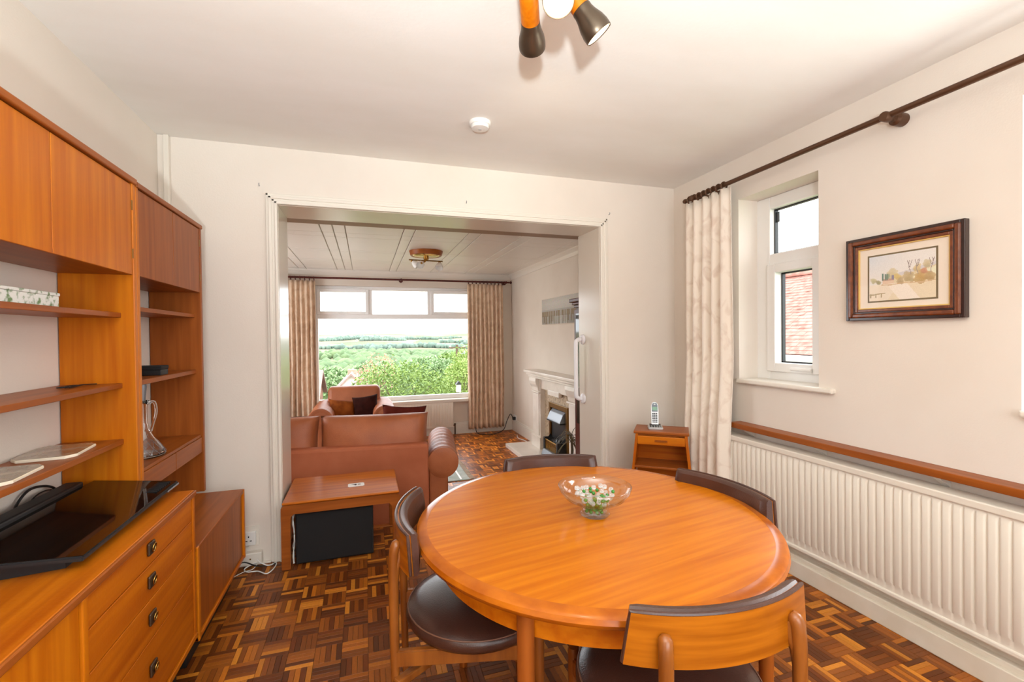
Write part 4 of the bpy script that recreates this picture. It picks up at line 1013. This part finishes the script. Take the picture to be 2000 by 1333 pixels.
box('fire_back', 'black_matt', (2.180, 4.765, h0), (2.189, 5.215, .41), gf, bev=0)
prism('hood', 'steel', [(2.180, .40), (2.145, .37), (2.108, .29), (2.104, .275), (2.180, .275)], 4.80, 5.18, 'y', gf, mt=Matrix.Translation(-gf.location), bev=.003)
box('hood_lip', 'black_matt', (2.100, 4.795, .262), (2.18, 5.185, .277), gf, bev=.003)
for k in range(12):
    y = 4.83+k*.029; box('grate_bar', 'brass', (2.072, y, h0+.09), (2.080, y+.010, h0+.205), gf, bev=.003)
box('grate_rail', 'brass', (2.068, 4.815, h0+.195), (2.084, 5.175, h0+.21), gf, bev=.004)
for y in (4.775, 5.165): box('grate_post', 'black_matt', (2.060, y, h0), (2.16, y+.045, h0+.225), gf, bev=.008)
prism('ash_pan', 'steel', [(2.18, h0+.001), (2.03, h0+.001), (2.03, h0+.03), (2.055, h0+.085), (2.18, h0+.09)], 4.79, 5.19, 'y', gf, mt=Matrix.Translation(-gf.location), bev=.003)
R7 = random.Random(3)
for k in range(11):
    bm = bmesh.new(); bmesh.ops.create_icosphere(bm, subdivisions=1, radius=.034)
    for v in bm.verts: v.co *= R7.uniform(.75, 1.15)
    for v in bm.verts: v.co += off(gf, (2.125+R7.uniform(-.02, .02), 4.85+k*.029, h0+.15+R7.uniform(0, .09)))
    from_bm('coal', bm, 'black_matt', gf)
cv = thing('canvas_picture', 'unframed grey and cream abstract canvas above the mantelpiece', 'picture', (2.235, 5.05, 1.43))
box('canvas', 'mount', (2.221, 4.48, 1.430), (2.2495, 5.612, 1.762), cv, bev=.002)
def abstract(u, v):
    r = random.Random(int(u*60)*31+7); rr = random.Random(int(u*900)*131+int(v*500)); k = r.random()
    c = [176-44*abs(v-.8), 170-46*abs(v-.8), 160-50*abs(v-.8)]
    c = [x+26*(v > .55)*(.4+.6*u)+6*math.sin(5*u) for x in c]
    if .30 < v < .50 and k < .7: c = [146-26*k, 126-28*k, 98-30*k]
    if v < .34 and k < .45 and v > .25*k: c = [124, 106, 80]
    if v < .3 and k > .75: c = [176, 170, 158]
    return [max(0, min(255, x+rr.uniform(-6, 6))) for x in c]
painted('print', 'print', 80, 30, off(cv, (2.2206, 5.608, 1.434)), (0, -1.124, 0), (0, 0, .324), abstract, cv)
dcb = thing('display_cabinet', 'tall dark mahogany display cabinet just beyond the opening', 'cabinet', (2.09, 3.73, FZ))
box('body', 'mahogany', (1.950, 3.42, FZ), (2.225, 4.03, 1.56), dcb, bev=.004)
box('plinth', 'mahogany', (1.930, 3.41, FZ), (2.225, 4.04, FZ+.10), dcb, bev=.006)
for z0, z1, x in ((1.555, 1.585, .0), (1.585, 1.61, .015), (1.61, 1.645, .035)): box('cornice', 'mahogany', (1.930-x, 3.41-x, z0), (2.225, 4.04+x, z1), dcb, bev=.007)
for y0, y1 in ((3.425, 3.715), (3.725, 4.03)):
    dr = box('door', 'mahogany', (1.930, y0, FZ+.13), (1.950, y1, 1.54), dcb, bev=.003)
    box('door_glass', 'black_gloss', (1.927, y0+.04, .45), (1.931, y1-.04, 1.50), dr, bev=0)
    lathe('knob', 'brass', [(0, 0), (.006, 0), (.005, .012), (.012, .02), (.008, .03), (0, .032)], dr, n=12, p=off(dr, (1.930, y1-.02 if y0 < 3.5 else y0+.02, .55)), d=(-1, 0, 0))
pt = thing('potted_plant', 'spiky-leaved plant in a pot beside the fireplace', 'plant', (1.99, 4.245, h0))
lathe('pot', 'pot', [(0, .0005), (.06, .0005), (.085, .15), (.09, .17), (.08, .17), (.072, .14), (0, .14)], pt, n=20)
tube('stem', 'bark', [(0, 0, .12), (.005, 0, .30), (0, 0, .42)], .012, pt, 8)
R8 = random.Random(12)
for k in range(46):
    a = R8.uniform(0, 2*PI); L = R8.uniform(.18, .30); up = R8.uniform(-.2, 1.2); z = R8.uniform(.36, .45)
    bm = bmesh.new(); prev = None; w = .007
    for i in range(6):
        f = i/5; rr = L*f*math.cos(.5*up)*.75; zz = z+L*(up*f-(.55+up*.45)*f*f*1.1)
        p = Vector((rr*math.cos(a), rr*math.sin(a), zz)); s = Vector((-math.sin(a), math.cos(a), 0))*w*(1-f)**.6
        q = (bm.verts.new(p+s), bm.verts.new(p-s+Vector((0, 0, .0012))))
        if prev: bm.faces.new((prev[0], prev[1], q[1], q[0]))
        prev = q
    from_bm('leaf', bm, 'palm_leaf', pt)

# ------------------------------------------------------------------ far window wall
cl = curtain('curtain', 'pinkish cream curtain at the left of the far window', 'curtain_far', (-1.16, 6.885), (-.655, 6.885), -.14, 2.09, 8, .035, (0, -1), seed=11)
cr_ = curtain('curtain', 'pinkish cream curtain at the right of the far window', 'curtain_far', (1.50, 6.885), (2.07, 6.885), -.14, 2.095, 9, .033, (0, -1), seed=14)
fpz = thing('curtain_pole', 'dark curtain pole above the far picture window', 'curtain pole', (.5, 6.9, 2.13))
tube('rod', 'mahogany', [(-1.25, 6.885, 2.132), (2.165, 6.885, 2.132)], .014, fpz, 12, world=True)
for x, d in ((2.165, 1), (-1.25, -1)): lathe('finial', 'mahogany', [(0, -.002), (.014, 0), (.016, .006), (.009, .012), (.020, .026), (.022, .036), (.014, .05), (0, .054)], fpz, n=14, p=off(fpz, (x, 6.885, 2.132)), d=(d, 0, 0))
for x in (.515, -1.2, 2.12): lathe('bracket', 'mahogany', [(0, -.02), (.02, -.018), (.02, .02), (.012, .03), (.012, .07), (.03, .08), (.03, .1145), (0, .1145)], fpz, n=14, p=off(fpz, (x, 6.885, 2.130)), d=(0, 1, 0))
for root, x0, x1, n in ((cl, -1.14, -.67, 9), (cr_, 1.52, 2.06, 10)):
    for k in range(n):
        o = ring_mesh(root, off(root, (x0+(x1-x0)*k/(n-1), 6.885, 2.120)), (1, 0, .15), .026, .005); o.data.materials[0] = M['mahogany']
r2 = thing('radiator', 'white panel radiator below the far window', 'radiator', (.48, 6.94, -.1))
bm = bmesh.new(); vsx = []
x = -.28
while x < 1.24: vsx += [(x, 0), (x+.006, .007), (x+.028, .007), (x+.034, 0)]; x += .042
cols = [[bm.verts.new(off(r2, (xx, 6.915-d*s, z))) for z, s in ((-.095, 0), (-.055, 0), (-.045, 1), (.245, 1), (.255, 0), (.305, 0))] for xx, d in vsx]
for a, b in zip(cols, cols[1:]):
    for k in range(5): bm.faces.new((a[k], b[k], b[k+1], a[k+1]))
from_bm('fluted_panel', bm, 'radiator', r2, 'auto')
box('panel_body', 'radiator', (-.30, 6.9155, -.10), (1.265, 6.965, .308), r2, bev=.005)
for x in (-.2, 1.15): box('wall_bracket', 'radiator', (x, 6.96, .0), (x+.04, 6.9995, .2), r2, bev=0)
tube('valve', 'bronze', smooth_path([(1.262, 6.94, -.075), (1.29, 6.94, -.075), (1.295, 6.94, -.10), (1.295, 6.94, -.215)], 4), .011, r2, 10, world=True)
lathe('valve_cap', 'bronze', [(0, 0), (.013, 0), (.015, .03), (0, .034)], r2, n=12, p=off(r2, (1.295, 6.94, -.075)))
so = thing('wall_socket', 'white wall socket with black plug in the far right corner', 'socket', (XR, 6.86, -.05))
box('plate', 'white_plastic', (XR-.012, 6.80, -.045), (XR-.0005, 6.945, .035), so, bev=.003); box('plug', 'black_matt', (XR-.06, 6.81, -.035), (XR-.012, 6.855, .012), so, bev=.006)
tag(tube('black_lead', 'black_matt', smooth_path([(2.195, 6.83, -.01), (2.16, 6.84, .06), (2.09, 6.80, -.03), (2.02, 6.78, -.17), (1.85, 6.74, -.213), (1.70, 6.78, -.214), (1.62, 6.84, -.20), (1.60, 6.87, -.12)], 6), .006, n=6), 'black lead trailing from the corner socket below the right far curtain', 'cable')
tag(tube('floor_cable', 'white_plastic', smooth_path([(2.17, 6.55, -.214), (2.12, 6.35, -.214), (2.16, 6.15, -.214), (2.14, 5.96, -.214)], 6), .006, n=6), 'white cable along the floor beside the hearth', 'cable')
bn = thing('low_chest', 'dark mahogany low chest under the left far curtain', 'chest', (-1.08, 6.4, FZ))
box('body', 'mahogany', (-1.45, 6.22, FZ+.05), (-.715, 6.62, .225), bn, bev=.004); box('top', 'mahogany', (-1.46, 6.20, .2255), (-.705, 6.63, .25), bn, bev=.006)
box('plinth', 'mahogany', (-1.43, 6.25, FZ), (-.735, 6.60, FZ+.051), bn, bev=.003)
for x0, x1 in ((-1.43, -1.09), (-1.08, -.735)):
    d = box('drawer', 'mahogany', (x0, 6.21, -.02), (x1, 6.225, .20), bn, bev=.003); box('handle', 'brass', ((x0+x1)/2-.04, 6.195, .085), ((x0+x1)/2+.04, 6.212, .10), d, bev=.003)
tag(tube('white_lead', 'white_plastic', smooth_path([(-.90, 6.19, .252), (-.93, 6.15, .22), (-.99, 6.12, .10), (-1.02, 6.10, -.21)], 5), .006, n=6), 'white lead hanging over the front of the low chest', 'cable')
fl2 = thing('ceiling_lamp', 'wooden disc ceiling lamp with brass arms and small glass shades in the far room', 'ceiling lamp', (.665, 5.20, FCZ-.006))
lathe('wooden_disc', 'teak_dark_x', [(0, -.0005), (.188, -.0005), (.172, -.050), (.165, -.052), (.15, -.046), (0, -.046)], fl2, n=40)
lathe('brass_plate', 'brass', [(0, -.046), (.15, -.046), (.13, -.056), (0, -.058)], fl2, n=32); lathe('stem', 'brass', [(0, -.056), (.028, -.056), (.030, -.085), (.018, -.10), (0, -.102)], fl2, n=16)
tube('arm_bar', 'brass_dark', [(-.19, .0, -.100), (.19, .03, -.100)], .007, fl2, 8)
tube('arm_bar', 'brass', smooth_path([(0, 0, -.09), (-.02, -.03, -.12), (-.05, -.06, -.135)], 4), .009, fl2, 8)
for p, d in (((-.165, 0, -.108), (.75, -.2, -.65)), ((.155, .028, -.108), (-.15, -.5, -.8)), ((-.055, -.065, -.137), (-.3, -.8, -.4))):
    bm = bmesh.new(); bm_lathe(bm, [(0, 0), (.012, 0), (.016, .012), (.012, .02), (0, .02)], 14, axis_mt(p, d)); from_bm('lamp_holder', bm, 'brass', fl2, 'auto')
    bm = bmesh.new(); bm_lathe(bm, [(.014, .015), (.030, .035), (.042, .065), (.044, .095), (.041, .095), (.039, .066), (.027, .038), (.012, .019)], 20, axis_mt(p, d)); from_bm('glass_shade', bm, 'bulb_glass', fl2, 'auto')

# ------------------------------------------------------------------ outside
def terrain_z(y):
    P = [(-30, -1.3), (7.3, -1.3), (12, -1.5), (20, -3), (40, -7), (100, -16), (300, -32), (600, -38), (1000, -36), (1600, -26), (2300, -8), (3000, 12), (3600, 22), (5200, 24)]
    for (a, b), (c, d) in zip(P, P[1:]):
        if a <= y <= c:
            t = (y-a)/(c-a); return b+(d-b)*t
    return P[-1][1]
def tz(x, y): return terrain_z(y)+(0 if y < 200 else min(1, (y-200)/900)*(3.2*math.sin(x*.009+1)+2.2*math.sin(x*.023+y*.004)))
ysq = [7.3, 9, 11, 14, 18, 24, 32, 45, 65, 100, 150, 220, 300, 400, 520, 660, 820, 1000, 1200, 1450, 1700, 2000, 2300, 2600, 2900, 3200, 3600, 4200, 5200]
vs, fs = [], []; nx = 60
for y in ysq:
    w_ = 14+y*1.1
    for i in range(nx+1): x = -w_+2*w_*i/nx+(y*.06); vs.append((x, y, tz(x, y)))
for j in range(len(ysq)-1):
    for i in range(nx): q = j*(nx+1)+i; fs.append((q, q+1, q+nx+2, q+nx+1))
me = bpy.data.meshes.new('valley_ground'); me.from_pydata(vs, [], fs)
m = mat('fields', lin((150, 168, 104)), .95); t = m.node_tree; b = t.nodes['Principled BSDF']
tc = t.nodes.new('ShaderNodeTexCoord'); mp = t.nodes.new('ShaderNodeMapping'); mp.inputs['Scale'].default_value = (.0042, .0034, 0); mp.inputs['Rotation'].default_value = (0, 0, .3)
vo = t.nodes.new('ShaderNodeTexVoronoi'); vo.inputs['Scale'].default_value = 1; sepc = t.nodes.new('ShaderNodeSeparateColor')
cr = t.nodes.new('ShaderNodeValToRGB'); cr.color_ramp.interpolation = 'CONSTANT'
E_ = cr.color_ramp.elements; E_[0].position = 0; E_[0].color = (*lin((122, 112, 84)), 1); E_[1].position = .42; E_[1].color = (*lin((84, 94, 60)), 1)
for pos, c in ((.6, (132, 122, 94)), (.78, (72, 84, 54)), (.9, (114, 104, 78))): e = E_.new(pos); e.color = (*lin(c), 1)
t.links.new(tc.outputs['Object'], mp.inputs[0]); t.links.new(mp.outputs[0], vo.inputs['Vector']); t.links.new(vo.outputs['Color'], sepc.inputs[0]); t.links.new(sepc.outputs[0], cr.inputs[0]); t.links.new(cr.outputs[0], b.inputs['Base Color'])
o = link('valley_ground', me, 'fields', None, True); o['kind'] = 'structure'; o['label'] = 'patchwork of fields sloping into the valley'
gsd = struct(box('ground_side', 'leaf_mid', (2.6, -12, -1.6), (40, 7.2, -1.3), bev=0)); gsd['label'] = 'ground beside the house'
# distant woodland: uncountable crowns
R9 = random.Random(31)
ico = bmesh.new(); bmesh.ops.create_icosphere(ico, subdivisions=1, radius=1); IV = [v.co.copy() for v in ico.verts]; IF = [tuple(v.index for v in f.verts) for f in ico.faces]; ico.free()
def crowns(name, label, spots, m):
    vs, fs = [], []
    for x, y, z, rx, rz in spots:
        n = len(vs); s = [R9.uniform(.8, 1.2) for _ in IV]
        vs += [(x+v.x*rx*k, y+v.y*rx*k, z+v.z*rz*k) for v, k in zip(IV, s)]; fs += [tuple(n+i for i in f) for f in IF]
    me = bpy.data.meshes.new(name); me.from_pydata(vs, [], fs); o = link(name, me, m, None, True); tag(o, label, 'trees', kind='stuff')
sp_ = []
for _ in range(420):
    y = R9.uniform(170, 520); x = R9.uniform(-.16, .30)*y; r = R9.uniform(5, 9); sp_.append((x, y, tz(x, y)+r*.6, r, r*.9))
for _ in range(560):
    y = R9.uniform(500, 1000); x = R9.uniform(-.15, .30)*y; r = R9.uniform(6, 10)
    if math.sin(x*.021+1)+math.sin(y*.017+x*.006) < -.25: continue
    r = R9.uniform(6, 10); sp_.append((x, y, tz(x, y)+r*.6, r, r*.9))
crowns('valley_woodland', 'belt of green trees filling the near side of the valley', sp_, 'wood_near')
sp_ = []
for k in range(15):
    y0 = R9.uniform(1150, 2300); x0 = R9.uniform(-.14, .28)*y0; L = R9.uniform(80, 420); sl = R9.uniform(-.25, .25)
    for i in range(int(L/11)):
        x = x0+i*11; y = y0+i*11*sl+R9.uniform(-8, 8); r = R9.uniform(6, 11); sp_.append((x, y, tz(x, y)+r*.5, r, r))
for k in range(330):
    y = R9.uniform(2600, 3300); x = R9.uniform(-.14, .28)*y; r = R9.uniform(10, 20)
    if math.sin(x*.006)+math.sin(y*.011+x*.003) < -.3: continue; sp_.append((x, y, tz(x, y)+r*.3, r*1.6, r*.8))
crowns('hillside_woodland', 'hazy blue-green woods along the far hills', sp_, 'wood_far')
# shrubs and nearer trees: leaf clusters as real leaves
def leafy(name, label, c, rx, ry, rz, n, m, leaf, zbase, seed, cat='shrub', group=None, core=True):
    R = random.Random(seed); root = thing(name, label, cat, (c[0], c[1], zbase), group=group)
    vs, fs = [], []
    for k in range(n):
        th = R.uniform(0, 2*PI); cz_ = R.uniform(-.75, 1); s = math.sqrt(max(0, 1-cz_*cz_)); q = R.uniform(.72, 1.06)+.10*math.sin(5*th+3*cz_)*R.random()
        if R.random() < .03 and cz_ > .5: q *= R.uniform(1.05, 1.25)
        p = Vector((c[0]+rx*s*math.cos(th)*q, c[1]+ry*s*math.sin(th)*q, c[2]+rz*cz_*q))-root.location
        d = Vector((R.gauss(0, 1), R.gauss(0, 1), R.gauss(0, .7))).normalized(); u = d.cross(Vector((R.gauss(0, 1), R.gauss(0, 1), R.gauss(0, 1)))).normalized(); l = leaf*R.uniform(.7, 1.3)
        a = len(vs); vs += [tuple(p-d*l), tuple(p+u*l*.42), tuple(p+d*l), tuple(p-u*l*.42)]; fs.append((a, a+1, a+2, a+3))
    me = bpy.data.meshes.new('foliage'); me.from_pydata(vs, [], fs); f = link('foliage', me, m, root); f['kind'] = 'stuff'
    bm = bmesh.new(); bm_tube(bm, [(0, 0, 0), (.03*rx, 0, (c[2]-zbase)*.6), (0, 0, c[2]-zbase)], [.09*rx+.02, .06*rx+.015, .02], 8)
    for k in range(6):
        a = k*1.05; bm_tube(bm, [(0, 0, (c[2]-zbase)*.5), (rx*.55*math.cos(a), ry*.55*math.sin(a), c[2]-zbase+rz*.4)], [.03*rx+.01, .008], 6)
    from_bm('stem', bm, 'bark', root, True)
    return root
leafy('round_shrub', 'big dense green shrub right outside the far window', (.86, 12.2, -.42), 1.38, .9, 1.02, 9000, 'leaf_green', .042, -1.52, 1)
leafy('yellow_shrub', 'yellow-green bush right of the big shrub, by the curtain', (2.75, 13.6, -.30), .62, .6, .85, 3600, 'leaf_yellow', .045, -1.75, 2)
leafy('yellow_shrub', 'taller pale green bush behind the right-hand curtain edge', (3.5, 15.2, -.2), .9, .7, 1.15, 3600, 'leaf_yellow', .05, -2.05, 3)
leafy('red_leaved_tree', 'thin red-leaved tree rising behind the big shrub', (.62, 22, -.35), .8, .7, .95, 420, 'leaf_red', .055, -3.5, 4, 'tree')
leafy('red_leaved_tree', 'small reddish tree top left of the thin red-leaved tree', (-.05, 25, -.75), .6, .5, .5, 180, 'leaf_red', .06, -4.2, 5, 'tree')
leafy('garden_tree', 'round green tree down the slope at the left of the view', (-4.6, 60, -4.9), 3.4, 3, 2.4, 4000, 'leaf_mid', .26, -10.2, 6, 'tree')
leafy('garden_tree', 'green tree between the houses and the big shrub', (.6, 75, -5.6), 4.2, 3.5, 2.6, 4000, 'leaf_mid', .30, -12.2, 7, 'tree')
leafy('garden_tree', 'green tree left of the utility pole', (9.2, 70, -4.6), 4.6, 4, 2.6, 4500, 'leaf_mid', .30, -11.5, 8, 'tree')
leafy('garden_tree', 'tree behind the utility pole near the right curtain', (16.0, 80, -4.6), 5.5, 4, 3.0, 4500, 'leaf_green', .32, -13, 9, 'tree')
def house(name, label, x0, x1, y0, y1, zb, ze, zr, gable, wm):
    h = thing(name, label, 'house', ((x0+x1)/2, (y0+y1)/2, zb)); mt = Matrix.Translation(-h.location)
    if gable: P, lo, hi, ax = [(x0, zb), (x1, zb), (x1, ze), ((x0+x1)/2, zr), (x0, ze)], y0, y1, 'y'
    else: P, lo, hi, ax = [(y0, zb), (y1, zb), (y1, ze), ((y0+y1)/2, zr), (y0, ze)], x0, x1, 'x'
    prism('wall', wm, P, lo, hi, ax, h, mt=mt)
    a0, a1 = (x0, x1) if gable else (y0, y1); mid = (a0+a1)/2; e = .35
    for s, a in ((1, a1), (-1, a0)):
        dz = (zr-ze)/(abs(mid-a))*e
        Q = [(mid, zr+.02), (a+s*e, ze-dz+.02), (a+s*e, ze-dz+.2), (mid, zr+.2)]
        prism('roof', 'house_roof', Q, lo-e, hi+e, ax, h, mt=mt)
    n = 3
    for k in range(n):
        if gable: xx = x0+(x1-x0)*(k+.5)/n; w_ = box('window', 'fascia', (xx-.45, y0-.06, ze-1.5), (xx+.45, y0+.02, ze-.4), h, bev=0); box('window_glass', 'black_gloss', (xx-.36, y0-.08, ze-1.4), (xx+.36, y0-.055, ze-.5), w_, bev=0)
        else: xx = x0+(x1-x0)*(k+.5)/n; w_ = box('window', 'fascia', (xx-.6, y0-.06, ze-1.5), (xx+.6, y0+.02, ze-.4), h, bev=0); box('window_glass', 'black_gloss', (xx-.5, y0-.08, ze-1.4), (xx+.5, y0-.055, ze-.5), w_, bev=0)
    box('chimney', 'house_brick', ((x0+x1)/2-.35, (y0+y1)/2-.35, zr-.8), ((x0+x1)/2+.35, (y0+y1)/2+.35, zr+.5 if not gable else zr+.3), h, bev=0)
house('neighbour_house', 'grey-roofed house down the slope at the left of the far window', -9.8, -3.6, 36, 43, -8.5, -3.4, -1.5, False, 'house_brick')
house('gabled_house', 'pale gabled house beside the grey-roofed house', -2.6, .4, 38, 44, -8.8, -3.4, -1.75, True, 'fascia')
up = thing('utility_pole', 'wooden utility pole with transformer above the right-hand trees', 'pole', (7.72, 40, -7.2))
tube('pole', 'bark', [(0, 0, 0), (0, 0, 7.72)], [.14, .11], up, 10)
box('cross_arm', 'bark', (7.0, 39.9, .20), (8.45, 40.05, .32), up, bev=.01); box('transformer', 'steel', (7.95, 39.75, -.45), (8.4, 40.2, .05), up, bev=.05)
for x in (7.1, 7.72, 8.35): lathe('insulator', 'white_plastic', [(0, 0), (.05, 0), (.06, .06), (.03, .12), (0, .13)], up, n=10, p=off(up, (x, 39.97, .32)))
ln = thing('garden_lantern', 'white lantern on a post among the yellow-green bushes', 'lantern', (2.42, 12.4, -1.6))
tube('post', 'bark', [(0, 0, 0), (0, 0, 1.35)], .02, ln, 8); box('lamp_head', 'white_plastic', (2.36, 12.34, -.25), (2.48, 12.46, -.04), ln, bev=.01); prism('cap', 'black_matt', [(2.34-2.42, 1.56), (2.50-2.42, 1.56), (0, 1.66)], -.08, .08, 'y', ln)
# neighbour's tiled roof through the side window
nr = thing('neighbour_roof', 'red-brown tiled roof of the house next door seen through the side window', 'roof', (9, 8, -1.3))
ex, ez, rx_, rz_ = 8.0, .86, 10.6, 2.75; rows = 26; y0, y1 = 1.0, 16.0
R10 = random.Random(5)
L = math.hypot(rx_-ex, rz_-ez); ux = Vector(((rx_-ex)/L, 0, (rz_-ez)/L)); nn = Vector((-ux.z, 0, ux.x)); tw = .165
base_o = Vector((ex, 0, ez)); pr = L/rows
tiles = []
for k in range(rows):
    for i in range(int((y1-y0)/tw)): tiles.append((k, i, y0+(i+(.5 if k % 2 else 0))*tw))
tm = bpy.data.meshes.new('roof_tile')
def tile_geo():
    q = []
    for u, hgt in ((-.01, .012), (pr*1.08, .001)):
        for yy in (.002, tw-.002):
            q.append(ux*u+nn*hgt+Vector((0, yy, 0))); q.append(ux*u+nn*(hgt+.011)+Vector((0, yy, 0)))
    return [tuple(v) for v in q], [(1, 3, 7, 5), (0, 1, 3, 2)[::-1], (0, 4, 5, 1), (2, 3, 7, 6), (4, 6, 7, 5), (0, 2, 6, 4)]
tv_, tf_ = tile_geo(); tm.from_pydata(tv_, [], tf_); tm.materials.append(M['roof_tile'])
near_t = sorted(tiles, key=lambda q: abs(q[2]-7.5))
vs, fs = [], []
for idx, (k, i, y) in enumerate(near_t):
    p = base_o+ux*(k*pr)+Vector((0, y, 0))+nn*R10.uniform(0, .006)
    n = len(vs); vs += [tuple(Vector(v)+p-nr.location) for v in tv_]; fs += [tuple(n+a for a in f) for f in tf_]
me = bpy.data.meshes.new('roof_tiles'); me.from_pydata(vs, [], fs); o = link('roof_tiles', me, 'roof_tile', nr); o['kind'] = 'stuff'
mtn = Matrix.Translation(-nr.location)
prism('roof_deck', 'house_roof', [(ex, ez-.02), (rx_, rz_-.02), (rx_+2.6, ez-.02)], y0, y1, 'y', nr, mt=mtn)
box('ridge', 'roof_tile', (rx_-.12, y0, rz_-.02), (rx_+.12, y1, rz_+.08), nr, bev=.03)
box('gutter', 'fascia', (ex-.16, y0, ez-.12), (ex-.02, y1, ez-.01), nr, bev=.03); box('fascia', 'fascia', (ex-.02, y0, ez-.22), (ex+.02, y1, ez-.02), nr, bev=0)
box('house_wall', 'house_brick', (ex+.35, y0+.3, -1.3), (rx_+2.2, y1-.3, ez-.02), nr, bev=0)

# small hooks left in the plaster above the opening
for x, z, lab in ((-.565, 2.172, 'small metal hook above the left end of the opening'), (.64, 2.166, 'small metal hook above the middle of the opening'), (1.69, 2.165, 'small metal hook above the right end of the opening')):
    tag(tube('wall_hook', 'steel', smooth_path([(x, D-.0005, z), (x, D-.012, z), (x, D-.016, z+.006), (x, D-.014, z+.012)], 3), .0022, n=6), lab, 'hook')
